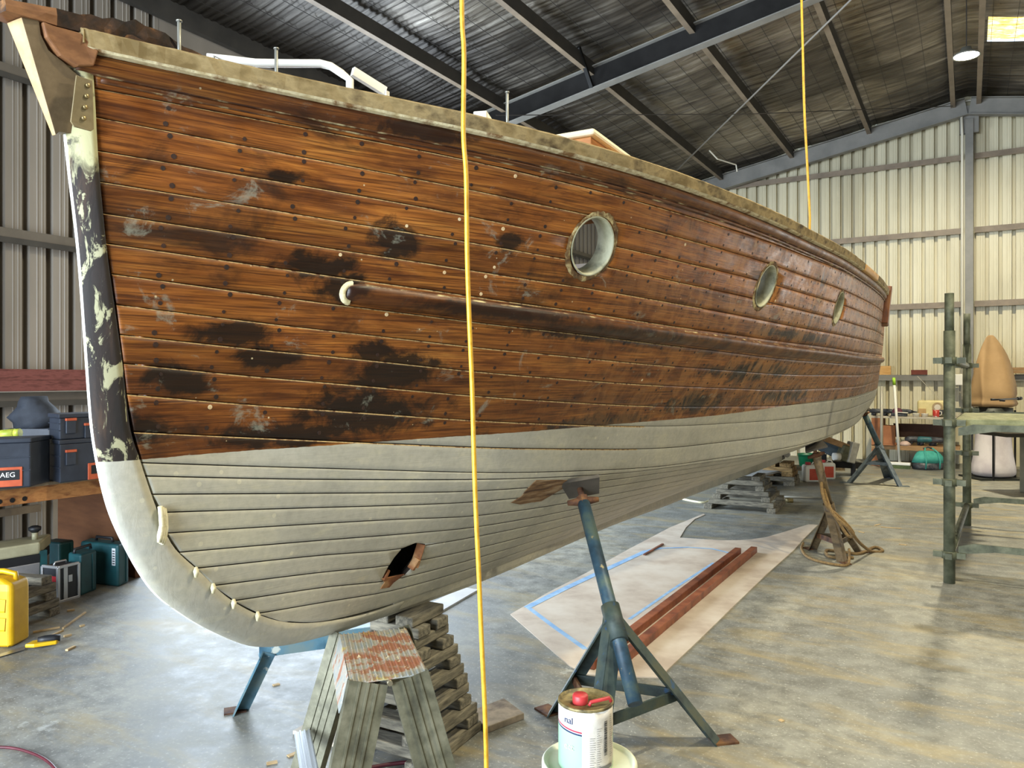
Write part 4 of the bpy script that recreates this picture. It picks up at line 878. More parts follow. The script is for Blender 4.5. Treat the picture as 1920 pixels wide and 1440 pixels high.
# ------------------------------------------------------------------ gear on the boat's deck
for (u, v0, v1, b_) in ((336, 38, 92, .1), (518, 90, 132, .22), (951, 172, 234, .62)):
    r_ = (u-960)/1440; s_ = (HP-b_)*(.87798+r_*.47869)/(.47869-r_*.87798); dd = s_*.87798+(HP-b_)*.47869; z0, z1 = 1.58+(710-v1)*dd/1440, 1.58+(710-v0)*dd/1440
    m = MB(); m.tube([HL(s_, b_, min(z0, 2.45)), HL(s_, b_, z1)], .0055, 8); m.tube([HL(s_, b_, z1-.004), HL(s_, b_, z1)], .0085, 8); m.build('deck_bolt', plain('bolt_galv', '#9a9a92', .45, .6), boat)
m = MB(); m.box(HL(2.42, .56, 2.53), (.10, .05, .03), (0, 0, .3)); m.box(HL(2.45, .58, 2.49), (.03, .03, .08)); m.build('deck_cleat', plain('cleat_white', '#d6d2c4', .5), boat, bev=.004)
fr = []
for (u, v) in ((395, 104), (430, 112), (480, 118), (540, 119), (600, 119), (620, 124), (640, 137), (656, 150)):
    fr.append(at(u, v, 2.80+(u-480)*.0006))
P = [Vector((fr[0].x, fr[0].y, 2.47))]+fr+[Vector((fr[-1].x, fr[-1].y, 2.47))]
T = thing('hatch_frame', 'white bent tubular frame standing on the foredeck', 'frame', Vector((fr[3].x, fr[3].y, 2.462)))
m = MB(); m.tube(P, .015, 10); m.build('tube', plain('tube_white', '#dcdad2', .35), T, local='w')
e1 = at(661, 134, 3.0); e2 = at(722, 172, 3.1); m = MB(); m.beam(e1, e2, .02, .035); m.beam(e2, Vector((e2.x, e2.y, 2.465)), .02, .03, (1, 0, 0)); m.build('side_bar', plain('tube_white', '#dcdad2', .35), T, local='w')
M_hat = mk('hatch_orange', '#a86b32', '#c58a4c', 6, .6, 0, .15, (1, 1, 5))
T = thing('cabin_hatch', 'varnished hatch with cream rim on the deck amidships', 'hatch', HW(3.55, .5, 2.46), hz)
m = MB(); m.box((0, 0, .10), (.75, .34, .20)); m.build('coaming', M_hat, T, bev=.004); m = MB(); m.box((0, 0, .215), (.80, .39, .03)); m.build('rim', plain('rim_cream', '#d8cdb0', .5), T, bev=.012)
m = MB(); m.box((0, 0, -.004), (.9, .5, .012)); m.build('base_board', M_hat, T)
# ------------------------------------------------------------------ side-wall bench and what is on and under it
def cbox(m, C, L, Rr, h_, inset=0):
    """box from base corner C, base edges to L and Rr, height h_"""
    a, b = Vector(L)-Vector(C), Vector(Rr)-Vector(C); C = Vector(C)
    m.prism([C, C+a, C+a+b, C+b], (0, 0, h_)); return m
M_bench = mk('bench_pine', '#8f5a30', '#ad7742', 5, .7, 0, .2, (3, 1, 3), c3='#744522')
M_bench2 = mk('bench_dusty', '#6a5a48', '#80705a', 5, .85)
T = thing('workbench', 'timber workbench along the side wall behind the bow', 'workbench', (-6.2, 2.4, 0))
m = MB(); m.box((.58, 0, .775), (.045, 2.75, .115)); m.build('front_rail', M_bench, T, bev=.004)
for y in (.28, .36, .44):
    c_ = Vector((.604, y, .752)); m = MB(); m.tube([c_-Vector((.004, 0, 0)), c_+Vector((.0006, 0, 0))], .017, 12); m.build('rail_hole', plain('hole_dark', '#120c08', .9), T)
m = MB(); m.box((0, 0, .84), (1.25, 2.75, .022)); m.build('top', M_bench2, T)
m = MB(); m.box((-.02, 1.33, .40), (1.1, .05, .80)); m.build('end_panel', mk('panel_brown', '#5e3a22', '#70482b', 3, .75, 0, .1, (1, 1, 5)), T, bev=.003)
m = MB(); m.box((.5, -1.3, .41), (.09, .09, .82)); m.build('post', M_bench, T, bev=.004)
m = MB(); m.box((-.85, .2, .44), (.05, 2.2, .06)); m.build('back_rail', M_bench2, T)
BZ = .852
M_dkbox = mk('toolbox_dark', '#1f2530', '#2a313d', 8, .5, 0, .05)
M_org = mk('latch_orange', '#a84a2c', '#bb5836', 12, .5)
M_blk = plain('plastic_black', '#16181c', .5)
def toolbox(label, C, L, Rr, h_, ridge=True, lid=.03):
    C, L, Rr = Vector(C), Vector(L), Vector(Rr); T = thing('tool_box', label, 'toolbox', C)
    m = MB(); cbox(m, C, L, Rr, h_-lid); m.build('body', M_dkbox, T, bev=.008, local='w')
    e1, e2 = (L-C).normalized(), (Rr-C).normalized(); o = -(e1+e2)*.008
    m = MB(); cbox(m, C+o+UP*(h_-lid), L+o+e1*.016+UP*(h_-lid), Rr+o+e2*.016+UP*(h_-lid), lid); m.build('lid', M_dkbox, T, bev=.006, local='w')
    n1 = Vector((e1.y, -e1.x, 0)); n1 = n1 if n1.dot(FW) < 0 else -n1
    n2 = Vector((e2.y, -e2.x, 0)); n2 = n2 if n2.dot(FW) < 0 else -n2
    for k in (.35, .62):
        m = MB(); m.beam(C+UP*h_*k+n1*.003, L+UP*h_*k+n1*.003, .008, .006); m.build('moulded_rib', M_dkbox, T, local='w')
    return T, n1, n2, e1, e2
C, L, Rr = onz(57, 913, BZ), onz(-70, 921, BZ), onz(94, 903, BZ)
C = C-FW*0; T, n1, n2, e1, e2 = toolbox('large dark open toolbox with an orange name plate on the bench', C, L, Rr, .33)
def plate(T, p, e, n, w, h_, body, size):
    m = MB(); m.prism([p, p+e*w, p+e*w+UP*h_, p+UP*h_], n*.008); m.build('name_plate', M_org, T, bev=.004, local='w')
    m = MB(); m.prism([p+e*w*.1+n*.008+UP*h_*.34, p+e*w*.9+n*.008+UP*h_*.34, p+e*w*.9+n*.008+UP*h_*.86, p+e*w*.1+n*.008+UP*h_*.86], n*.002); m.build('name_panel', M_blk, T, local='w')
    q = text('lettering', body, plain('print_white', '#e8e8e6', .6), T, (0, 0, 0), (0, 0, 0), size)
    c = p+e*w*.5+n*.0105+UP*h_*.6; xx = -e if (-e).dot(RT) > 0 else e
    Mx = Matrix((xx, UP, n)).transposed().to_4x4(); Mx.translation = c; q.matrix_basis = T.matrix_basis.inverted() @ Mx
plate(T, C+e1*.045+UP*.01, e1, n1, .165, .13, 'AEG', .045)
# things poking out of the open toolbox
m = MB(); c_ = at(12, 815, 5.5); m.tube([c_-RT*.08, c_+RT*.06+UP*.01], [.03, .035], 10); m.tube([c_+RT*.06+UP*.01, c_+RT*.10+UP*.015], [.032, .03], 10); single(m, 'tape_roll', 'lime green tool lying in the open toolbox', 'tool', mk('lime', '#8f9a2c', '#b5bb4a', 14, .5))
C, L, Rr = onz(112, 906, BZ), onz(92, 901, BZ), onz(230, 892, BZ)
T, n1, n2, e1, e2 = toolbox('lower dark stacking toolbox on the bench behind the stem', C, L, Rr, .30)
def latch(T, C, e, n, a, z):
    p = C+e*a+UP*z; m = MB(); m.prism([p-e*.035, p+e*.035, p+e*.035+UP*.09, p-e*.035+UP*.09], n*.012); m.build('latch', M_dkbox, T, bev=.004, local='w')
    m = MB(); m.prism([p-e*.038+UP*.09, p+e*.038+UP*.09, p+e*.038+UP*.108, p-e*.038+UP*.108], n*.016); m.build('latch_tab', M_org, T, bev=.002, local='w')
latch(T, C, e2, n2, .075, .12); plate(T, C+e2*.20+UP*.0, e2, n2, .22, .12, 'AEG', .05)
T, n1, n2, e1, e2 = toolbox('upper dark stacking toolbox on the bench behind the stem', C+UP*.302, L+UP*.302, Rr+UP*.302, .18)
latch(T, C+UP*.302, e2, n2, .075, .04); latch(T, C+UP*.302, e2, n2, .21, .0)
m = MB(); q = random.Random(5); m.smooth = True
c_ = onx(104, 905, -5.70); c_.z = BZ
rings = []
for k in range(6): 
    r_ = .06*math.sin(math.pi*(k+.6)/6.4); rings.append([c_+UP*(.012*k+.001)+RT*(math.cos(a_)*r_*1.3+q.uniform(-.008, .008))+FW*(math.sin(a_)*r_+q.uniform(-.008, .008)) for a_ in [2*math.pi*j/10 for j in range(10)]])
m.loft(rings); single(m, 'rag', 'crumpled grey rag on the bench between the toolboxes', 'rag', mk('rag_grey', '#3f3d3f', '#565355', 20, .9, 0, .5))
# boards and bars on the wall
M_red = mk('red_board', '#5f3029', '#74403a', 6, .7, 0, .2, (6, 1, 6), c3='#512620')
for k, (z, w) in enumerate(((1.519, .095), (1.615, .095))):
    m = MB(); m.box((XW+.2, 1.9, z), (.07, 5.2, w)); single(m, 'red_board', ('lower red-brown board stacked on the wall girt', 'upper red-brown board stacked on the wall girt')[k], 'board', M_red, bev=.003, group='red boards on the girt')
m = MB(); m.box((XW+.17, 1.9, 1.4675), (.16, 5.4, .007)); single(m, 'shelf_strip', 'thin pale strip under the red boards', 'strip', plain('strip_pale', '#8d8880', .6))
m = MB(); cB = at(35, 785, 5.9); m.smooth = True; q = random.Random(8); rings = []
for k in range(7): rings.append([Vector((cB.x-.05+.03*k*0, cB.y, 0))+UP*(BZ+.335+.0+k*.042)+RT*(math.cos(a_)*(.20-.012*abs(k-2)*3)+q.uniform(-.02, .02))+FW*(.25+math.sin(a_)*.13+q.uniform(-.02, .02)) for a_ in [2*math.pi*j/12 for j in range(12)]])
m.loft(rings); single(m, 'dark_bag', 'dark slumped cloth bag behind the open toolbox', 'bag', mk('bag_dark', '#1d222b', '#2a303a', 9, .8, 0, .5))
m = MB(); m.box(cB+FW*.25-UP*(cB.z-(BZ+.168)), (.36, .3, .334), (0, 0, .5)); single(m, 'carton', 'dark carton carrying the slumped bag on the bench', 'box', M_dkbox)
# under the bench: planer, cases
M_crm = mk('machine_cream', '#8d8a70', '#a4a186', 6, .5, 0, .05); M_teal = mk('case_teal', '#123c42', '#1b4f54', 7, .5, 0, .08)
C, L, Rr = onz(75, 1122), onz(-60, 1150), onz(84, 1112)
T = thing('thickness_planer', 'cream and grey bench planer under the workbench', 'planer', C)
m = MB(); cbox(m, C+UP*.16, L+UP*.16, C+(Rr-C).normalized()*.3+UP*.16, .10); m.build('side_panel', mk('machine_grey', '#77777a', '#8c8c8e', 6, .4, .2), T, local='w', bev=.006)
m = MB(); cbox(m, C, L, C+(Rr-C).normalized()*.32, .16); m.build('base', M_blk, T, local='w', bev=.004)
m = MB(); cbox(m, C+UP*.26, L+UP*.26, C+(Rr-C).normalized()*.3+UP*.26, .06); m.build('throat', M_blk, T, local='w')
m = MB(); cbox(m, C+UP*.32-(C-L).normalized()*.0, L+UP*.32, C+(Rr-C).normalized()*.34+UP*.32, .085); m.build('head', M_crm, T, local='w', bev=.012)
p0 = C+(Rr-C).normalized()*.16+(L-C).normalized()*.07+UP*.405; m = MB(); m.tube([p0, p0+UP*.05], .02, 10); m.build('knob_stem', M_crm, T, local='w')
m = MB(); m.tube([p0+UP*.05, p0+UP*.07, p0+UP*.09, p0+UP*.10], [.02, .042, .042, .02], 14); m.build('knob', M_blk, T, local='w')
m = MB(); m.beam(C+(Rr-C).normalized()*.02-(L-C).normalized()*.012, C+(Rr-C).normalized()*.02-(L-C).normalized()*.012+UP*.34, .03, .05, (L-C).normalized()); m.build('end_post', M_teal, T, local='w')
def case(label, px, h_, mat, handle=True, ribs=True, extra=None):
    C, L, Rr = [onz(*p) for p in px]; T = thing('tool_case', label, 'tool case', C)
    m = MB(); cbox(m, C, L, Rr, h_); m.build('shell', mat, T, bev=.018, seg=3, local='w')
    e1, e2 = (L-C), (Rr-C); mid = C+(e1+e2)*.5+UP*h_
    if handle:
        ax = (e1 if e1.length > e2.length else e2).normalized(); m = MB(); m.tube([mid-ax*.085, mid-ax*.08+UP*.03, mid+ax*.08+UP*.03, mid+ax*.085], .011, 8); m.build('handle', M_blk, T, local='w')
    if ribs:
        d2 = e2.normalized(); n = Vector((d2.y, -d2.x, 0)); n = n if n.dot(FW) < 0 else -n
        m = MB(); m.beam(C+e2*.72+UP*.02+n*.002, C+e2*.72+UP*(h_-.02)+n*.002, .012, .008, n); m.build('closing_seam', mat, T, local='w')
    return T, C, e1, e2
case('flat dark teal tool case lying behind the silver-edged case', [(112, 1090), (78, 1086), (140, 1082)], .30, M_teal, handle=False)
case('upright dark teal tool case between the silver-edged case and the large one', [(151, 1118), (127, 1112), (182, 1106)], .30, M_teal)
T, C, e1, e2 = case('large teal tool case with a black handle and white sticker', [(222, 1101), (150, 1092), (242, 1092)], .32, M_teal)
d1 = e1.normalized(); n = Vector((d1.y, -d1.x, 0)); n = n if n.dot(FW) < 0 else -n
m = MB(); p = C+d1*.03+UP*.16; m.prism([p, p+d1*.035, p+d1*.035+UP*.13, p+UP*.13], n*.001); m.build('sticker', plain('sticker_white', '#c9cdd2', .5), T, local='w')
m = MB()
for k in range(6): m.prism([p+d1*.006+UP*(.01+k*.019), p+d1*.028+UP*(.01+k*.019), p+d1*.028+UP*(.018+k*.019), p+d1*.006+UP*(.018+k*.019)], n*.0016)
m.build('sticker_print', plain('ink', '#222222', .7), T, local='w')['kind'] = 'stuff'
M_sil = plain('alloy_edge', '#b7b9bb', .3, .8)
C, L, Rr = onz(109, 1131), onz(80, 1127), onz(147, 1120)
T = thing('flight_case', 'black case with silver corners and a red printed mark under the bench', 'tool case', C); h_ = .25
m = MB(); cbox(m, C, L, Rr, h_); m.build('shell', mk('case_black', '#14171c', '#1d2127', 9, .5), T, local='w')
for p in (C, L, Rr):
    m = MB(); m.beam(p, p+UP*h_, .02, .02, (e1).normalized()); m.build('corner_edge', M_sil, T, local='w', bev=.003)
for a, b in ((C, L), (C, Rr)):
    for z in (.008, h_): m = MB(); m.beam(a+UP*z, b+UP*z, .02, .02); m.build('long_edge', M_sil, T, local='w', bev=.003)
d2 = (Rr-C).normalized(); n2_ = Vector((d2.y, -d2.x, 0)); n2_ = n2_ if n2_.dot(FW) < 0 else -n2_
m = MB(); m.beam(C+(Rr-C)*.34+n2_*.003, C+(Rr-C)*.34+n2_*.003+UP*h_, .03, .008, n2_); m.build('closing_band', M_sil, T, local='w')
p = C+(Rr-C)*.55+UP*.13; m = MB(); m.prism([p-d2*.012, p+d2*.018, p+d2*.018+UP*.05, p-d2*.012+UP*.05], n2_*.01); m.build('clasp', M_sil, T, local='w', bev=.003)
d1 = (L-C).normalized(); n1_ = Vector((d1.y, -d1.x, 0)); n1_ = n1_ if n1_.dot(FW) < 0 else -n1_
Ln = (L-C).length; p = C+d1*.02+UP*.10; m = MB(); m.prism([p, p+d1*(Ln-.025), p+d1*(Ln-.025)+UP*.085, p+UP*.085], n1_*.001); m.build('red_print', plain('print_red', '#b0202c', .5), T, local='w')
q = text('lettering', 'ita', plain('print_white', '#e8e8e6', .6), T, (0, 0, 0), (0, 0, 0), .07); xx = -d1 if (-d1).dot(RT) > 0 else d1
Mx = Matrix((xx, UP, n1_)).transposed().to_4x4(); Mx.translation = C+d1*(Ln*.5)+n1_*.002+UP*.115; q.matrix_basis = T.matrix_basis.inverted() @ Mx
p = C.lerp(L, .5).lerp(Rr, .35)+UP*(h_+.01); m = MB(); m.tube([p-d2*.05, p-d2*.04+UP*.02, p+d2*.04+UP*.02, p+d2*.05], .007, 8); m.build('handle', M_sil, T, local='w')
# yellow jerrycan
jc = onz(-2, 1205); T = thing('jerrycan', 'bright yellow plastic jerrycan at the left edge of the floor', 'jerrycan', jc)
M_jer = mk('jerry_yellow', '#c79a08', '#d8ac18', 6, .4, 0, .04)
jx, jy = RT, FW; m = MB(); w2, d2_ = .135, .09
ring = lambda z, k, sx_=1.0, x0=0: [jx*(x*w2*k*sx_+x0)+jy*(y*d2_*k)+UP*z for x, y in ((-1, -.8), (-.85, -1), (.85, -1), (1, -.8), (1, .8), (.85, 1), (-.85, 1), (-1, .8))]
m.loft([ring(.0, .94), ring(.015, 1), ring(.33, 1), ring(.37, .96), ring(.40, .75, .8, -.02)]); m.build('body', M_jer, T, bev=.012, seg=3)
m = MB(); m.tube([jx*.105+UP*.365, jx*.10+UP*.415, jx*.03+UP*.43, jx*-.04+UP*.43, jx*-.06+UP*.40], .016, 10); m.build('handle', M_jer, T)
m = MB(); m.tube([jx*-.09+UP*.38, jx*-.10+UP*.44], .03, 14); m.build('cap', mk('cap_orange', '#b8701c', '#c98228', 10, .5), T)
for z in (.10, .21):
    m = MB(); P = [jx*(-.10)-jy*(d2_+.0015)+UP*z, jx*.095-jy*(d2_+.0015)+UP*z, jx*.10-jy*(d2_+.0015)+UP*(z+.07), jx*-.06-jy*(d2_+.0015)+UP*(z+.085)]; m.tube(P+[P[0]], .004, 6); m.build('moulded_panel', M_jer, T)
# handsaw, scraps, leads
a_, b_ = onz(48, 1212, .012), onz(108, 1205, .012); T = thing('hand_saw', 'hand saw with a yellow and black grip lying on the floor', 'saw', onz(70, 1210))
ax = (b_-a_).normalized(); ay = UP.cross(ax)
m = MB(); m.prism([a_-ay*.03, a_+ax*.05-ay*.05, b_-ay*.035, b_+ax*.01, b_+ay*.03, a_+ax*.12+ay*.045, a_+ax*.03+ay*.03], UP*.022); m.build('grip_frame', M_jer, T, bev=.006, local='w')
m = MB(); c_ = a_.lerp(b_, .72)+UP*.028; m.tube([c_-ax*.055, c_-ax*.02, c_+ax*.03, c_+ax*.06], [.018, .024, .024, .018], 10); m.build('rubber_grip', M_blk, T, local='w')
e_ = onz(-60, 1248, .004); m = MB(); m.prism([a_+ay*.03-UP*.006, a_-ay*.045-UP*.006, e_-ay*.012, e_+ay*.03], UP*.0015); m.build('blade', plain('saw_steel', '#8d9196', .3, .8), T, local='w')
q = random.Random(21); M_scr = mk('scrap_wood', '#a88c60', '#c7ad82', 9, .8)
for k, (u, v, u2, v2) in enumerate(((118, 1178, 160, 1148), (62, 1185, 112, 1176), (96, 1192, 118, 1182), (120, 1193, 134, 1190), (125, 1219, 140, 1212), (126, 1145, 140, 1143), (150, 1174, 158, 1172))):
    m = MB(); m.beam(onz(u, v, .006), onz(u2, v2, .006), .012+.006*(k > 2), .01); single(m, 'wood_scrap', ('thin pale stick on the floor by the crib', 'splintered pale offcut beside the crib', 'short offcut leaning on the scrap heap', 'small square offcut right of the scrap heap', 'curled shaving on the bare floor', 'tiny white chip by the silver-edged case', 'tiny chip right of the thin stick')[k], 'wood scrap', M_scr, group='wood scraps by the bench')
cord('lead', 'red and blue lead curling over the floor at the lower left corner', [onz(-40, 1400, .006), onz(20, 1402, .006), onz(60, 1412, .006), onz(90, 1428, .006), onz(110, 1450, .006)], .006, mk('lead_red', '#4a1620', '#5c1f2a', 20, .5), 'lead')
cord('lead', 'dark red lead on the floor behind the step stand', [onz(690, 1440, .008), onz(735, 1432, .008), onz(775, 1430, .008), onz(800, 1440, .008), onz(770, 1452, .008), onz(720, 1450, .008)], .008, mk('lead_dark', '#3a0f18', '#4a1620', 20, .5), 'lead')
# putty-filled rag hanging from the stem seam and caulking tufts
M_cot = mk('cotton', '#c9c09a', '#ded7b8', 40, .9, 0, .6)
sz = [(1.452, 1.215), (1.456, 1.19), (1.458, 1.16), (1.452, 1.13), (1.449, 1.112)]
for k in range(3):
    m = MB(); m.tube([HL(s-.006+.006*k, .066, z-.004*k) for s, z in sz], [.007, .008, .008, .009, .006], 8); m.build('caulking_cotton', M_cot, boat)
for s, z in ((1.574, 1.002), (1.637, .938), (1.716, .870), (1.815, .804)):
    m = MB(); m.tube([HL(s, .058, z+.01), HL(s-.004, .064, z), HL(s-.003, .062, z-.018)], [.005, .009, .005], 7); m.build('caulking_tuft', M_cot, boat)
# ------------------------------------------------------------------ scaffold tower at the right
M_scf = mk('scaffold_olive', '#3f4233', '#565a47', 9, .6, .2, .15, c3='#6a6c58')
M_pln = mk('scaffold_plank', '#6f7048', '#8a8a60', 6, .6, .1, .15, c3='#5d5e3e')
sb = onz(1780, 1093); sb2 = onz(1813, 985)
T = thing('scaffold', 'olive steel scaffold tower with a plank deck at the right edge', 'scaffold', sb)
along = (sb2-sb); along.z = 0; al = along.normalized(); side_ = Vector((al.y, -al.x, 0)); side_ = side_ if side_.dot(RT) > 0 else -side_
posts = [sb, sb2, sb+side_*1.9, sb2+side_*1.9]; zt = [2.24, 2.28, 2.24, 2.28]
for p, z1 in zip(posts, zt):
    m = MB(); m.tube([p+UP*.002, p+UP*1.95], .041, 14); m.tube([p+UP*1.93, p+UP*z1], .033, 14); m.build('upright', M_scf, T, local='w')
    for z in (.22, .78, 1.24, 1.72):
        m = MB(); m.tube([p+UP*(z-.028), p+UP*(z+.028)], .055, 10); m.beam(p+UP*z-side_*.11, p+UP*z+side_*.11, .045, .045); m.beam(p+UP*z-al*.09, p+UP*z+al*.09, .045, .045); m.build('coupler', M_scf, T, local='w')
def bar(a, b, z, r=.03, nm='ledger'):
    m = MB(); m.tube([a+UP*z, b+UP*z], r, 10); m.build(nm, M_scf, T, local='w')
for z in (.22, 1.72): bar(posts[0], posts[1], z)
bar(posts[0], posts[1], 1.20)
for a, b in ((posts[0], posts[2]), (posts[1], posts[3])):
    for z in (.26, 1.17):
        m = MB(); d = (b-a).normalized(); u0 = [a+d*.06+UP*(z-.03), a+d*.06+UP*(z+.03), a+d*.16+UP*(z+.06), b-d*.16+UP*(z+.06), b-d*.06+UP*(z+.03), b-d*.06+UP*(z-.03), b-d*.3+UP*(z+.01), a+d*.3+UP*(z+.01)]
        m.prism(u0, al*.012); m.build('transom', M_scf, T, local='w')
# deck planks with pressed grooves
for k in range(5):
    w = .24; m = MB(); a = posts[0]+al*(.10+k*.252)+side_*.04; b = a+side_*1.86; z = 1.235
    m.beam(a+al*w/2+UP*z, b+al*w/2+UP*z, w, .06)
    for j in (-.07, 0, .07): m.beam(a+al*(w/2+j)+UP*(z+.032), b+al*(w/2+j)+UP*(z+.032), .022, .006)
    m.build('deck_plank', M_pln, T, local='w', bev=.004)
m = MB(); m.beam(posts[0]+al*.35+side_*.95+UP*.33, posts[0]+al*.35+side_*1.9+UP*.33, .012, .12); m.build('toe_board', M_scf, T, local='w')
# clamp lying on the deck
c0 = onz(1872, 752, 1.275); d0 = onz(1908, 750, 1.275); TT = thing('bar_clamp', 'black bar clamp lying on the scaffold deck', 'clamp', c0-UP*.003)
m = MB(); m.tube([c0+UP*.02-RT*.10, c0+UP*.02, d0+UP*.02], [.016, .012, .012], 8); m.build('bar', M_blk, TT, local='w')
m = MB(); m.tube([d0+UP*.02, d0+RT*.06+UP*.025], [.026, .02], 10); m.build('grip', M_blk, TT, local='w')
m = MB(); m.box(c0+RT*.02+UP*.005-FW*.05, (.03, .10, .018), (0, 0, .4)); m.build('jaw', M_blk, TT, local='w')
# ------------------------------------------------------------------ dust bags and machine behind the scaffold
def sack(m, c, prof, wx, wy, q, n=16, jit=.06, lean=0, fold=0):
    rings = []
    for z, k, e in prof: rings.append([c+RT*(math.cos(a_)*wx*k*(1+q.uniform(-jit, jit)+fold*math.sin(3*a_+1.3+z*1.5)+fold*.6*math.sin(5*a_-z*2))+lean*z)+FW*(math.sin(a_)*wy*k*e*(1+q.uniform(-jit, jit)+fold*1.5*math.sin(4*a_+.4-z*1.2)))+UP*(z+fold*.5*k*math.sin(2*a_+z*3)*z) for a_ in [2*math.pi*j/n for j in range(n)]])
    m.smooth = True; m.loft(rings)
wb = onz(1862, 897); q = random.Random(31)
T = thing('dust_extractor', 'dust extractor with tan filter bag above and white collection bag below', 'dust extractor', Vector((wb.x, wb.y, 0)))
m = MB(); sack(m, Vector((wb.x, wb.y, .03)), [(0, .75, 1), (.03, 1.12, 1), (.15, 1.08, 1), (.4, .92, 1), (.7, .86, 1), (.88, .84, 1), (.93, .80, 1)], .30, .28, q, jit=.035)
m.build('collection_bag', mk('bag_white', '#b9b0b4', '#cfc8c8', 4, .6, 0, .3), T, local='w', sub=1)
m = MB(); m.tube([Vector((wb.x, wb.y, .95)), Vector((wb.x, wb.y, 1.12))], .27, 24); m.build('drum', plain('drum_dark', '#2c2f2a', .5, .3), T, local='w')
m = MB(); sack(m, Vector((wb.x, wb.y, 1.12)), [(0, .98, 1), (.06, 1.14, 1), (.13, .98, 1), (.2, 1.1, 1), (.4, 1.0, .9), (.6, .86, .8), (.8, .66, .7), (.98, .42, .5), (1.09, .24, .3), (1.15, .13, .15)], .33, .28, q, n=24, jit=.06, fold=.16, lean=-.04)
m.build('filter_bag', mk('bag_tan', '#8a6f4c', '#9a7d57', 3, .8, 0, .3), T, local='w', sub=1)
for k in range(3):
    a_ = k*2.1+.5; p = Vector((wb.x, wb.y, 0))+Vector((math.cos(a_), math.sin(a_), 0))*.34; m = MB(); m.beam(p, p+UP*1.08, .03, .03); m.build('leg', M_steel, T, local='w')
m = MB(); m.box(Vector((wb.x, wb.y, .015)), (.75, .6, .03), (0, 0, TH)); m.build('base', plain('drum_dark', '#2c2f2a', .5, .3), T, local='w')
tb = ld((1966-960)/1440*10.5, 10.5); T = thing('saw_bench', 'grey table saw with dark table behind the scaffold', 'table saw', Vector((tb.x, tb.y, 0))); b0 = Vector((tb.x, tb.y, 0))
m = MB(); m.box((0, 0, .40), (.5, .45, .80), (0, 0, TH)); m.build('cabinet', mk('saw_grey', '#6f6d62', '#858275', 5, .5), T, bev=.01)
m = MB(); m.box((-.12, -.07, .825), (1.25, .6, .05), (0, 0, TH)); m.build('table', plain('table_dark', '#26241f', .5, .3), T, bev=.004)
m = MB(); m.tube([Vector((0, 0, .86))-RT*.25-FW*.2, Vector((0, 0, .93))-RT*.22-FW*.2, Vector((0, 0, .95))-RT*.08-FW*.2, Vector((0, 0, .87))+RT*.02-FW*.2], .02, 8); m.build('cable', M_blk, T)
m = MB(); m.tube([Vector((0, 0, .40))-FW*.30, Vector((0, 0, .40))-FW*.22], .12, 20); m.build('handwheel', M_crm, T)
gb = tb+UP*.851; m = MB(); m.box(gb+RT*.0-FW*.05+UP*.06, (.28, .16, .12), (0, 0, TH)); m.box(gb+RT*.10-FW*.05+UP*.13, (.12, .1, .04), (0, 0, TH)); single(m, 'router', 'green power tool on the dark saw table', 'power tool', mk('tool_green', '#1f5a4c', '#2b6e5e', 8, .5), bev=.02)
# ------------------------------------------------------------------ far bench against the gable wall
BY = 15.35
def fy(u, v, Y=BY): return ony(u, v, Y)
xa, xb = fy(1634, 800).x, fy(1800, 800).x; cx = (xa+xb)/2; W_ = xb-xa
T = thing('shelf_bench', 'timber shelf bench crowded with tools against the far wall', 'workbench', (cx, BY+.35, 0))
M_fb = mk('far_bench', '#8a6a48', '#a5825a', 5, .75, 0, .1, (1, 5, 5)); M_fbw = mk('far_bench_top', '#9c9384', '#b5ad9e', 5, .7)
for z, mt in ((.885, M_fbw), (.365, M_fb)):
    m = MB(); m.box((0, 0, z), (W_, .7, .035)); m.build('shelf', mt, T, bev=.003)
m = MB(); m.box((0, -.34, .335), (W_, .03, .06)); m.build('shelf_rail', M_fb, T)
m = MB(); m.box((-W_/2+.09, -.05, .435), (.18, .6, .865)); m.build('end_panel', mk('panel_red', '#8a5636', '#a06a46', 4, .75), T)
m = MB(); m.box((W_/2-.12, -.3, .44), (.09, .06, .87)); m.build('post', M_fb, T)
m = MB(); m.box((.1, .30, .62), (W_*.7, .02, .25)); m.build('back_panel', mk('panel_dark', '#4a352a', '#5d4436', 4, .8), T)
ZT, ZL = .9035, .3835
def put(u, z, Y=BY+.12): p = ony(u, 700, Y); return Vector((p.x, p.y, z))
# radio
p = put(1746, ZT, BY+.3); T = thing('radio', 'cream portable radio with a round dial on the far shelf', 'radio', p); M_rad = mk('radio_cream', '#c9bb84', '#d8cc9a', 6, .5)
m = MB(); m.box((0, 0, .145), (.44, .14, .29)); m.build('case', M_rad, T, bev=.04, seg=4)
m = MB(); m.tube([(.10, -.07, .17), (.10, -.085, .17)], .085, 24); m.build('dial', mk('dial_tan', '#8f7a58', '#a58f6a', 9, .5), T)
m = MB(); m.tube([(.10, -.085, .17), (.10, -.09, .17)], .05, 20); m.build('dial_face', plain('dial_face', '#c9bfae', .4), T)
m = MB(); m.tube([(.16, .03, .28), (-.22, .05, .72)], .006, 6); m.build('aerial', plain('aerial_pale', '#c9c4b4', .35, .5), T)
p = put(1755, ZT, BY+.06); T = thing('mug', 'red and white mug in front of the radio', 'mug', p); m = MB(); m.lathe([(0, .002), (.05, .002), (.053, .01), (.053, .13), (.048, .13), (.046, .012), (0, .012)], 20); m.build('body', mk('mug_red', '#a83228', '#d8d0c8', 5, .4, lo=.48, hi=.52), T)
m = MB(); m.tube([(.05, 0, .105), (.085, 0, .095), (.085, 0, .045), (.05, 0, .03)], .008, 8); m.build('handle', plain('cup_white', '#d9d6cc', .4), T)
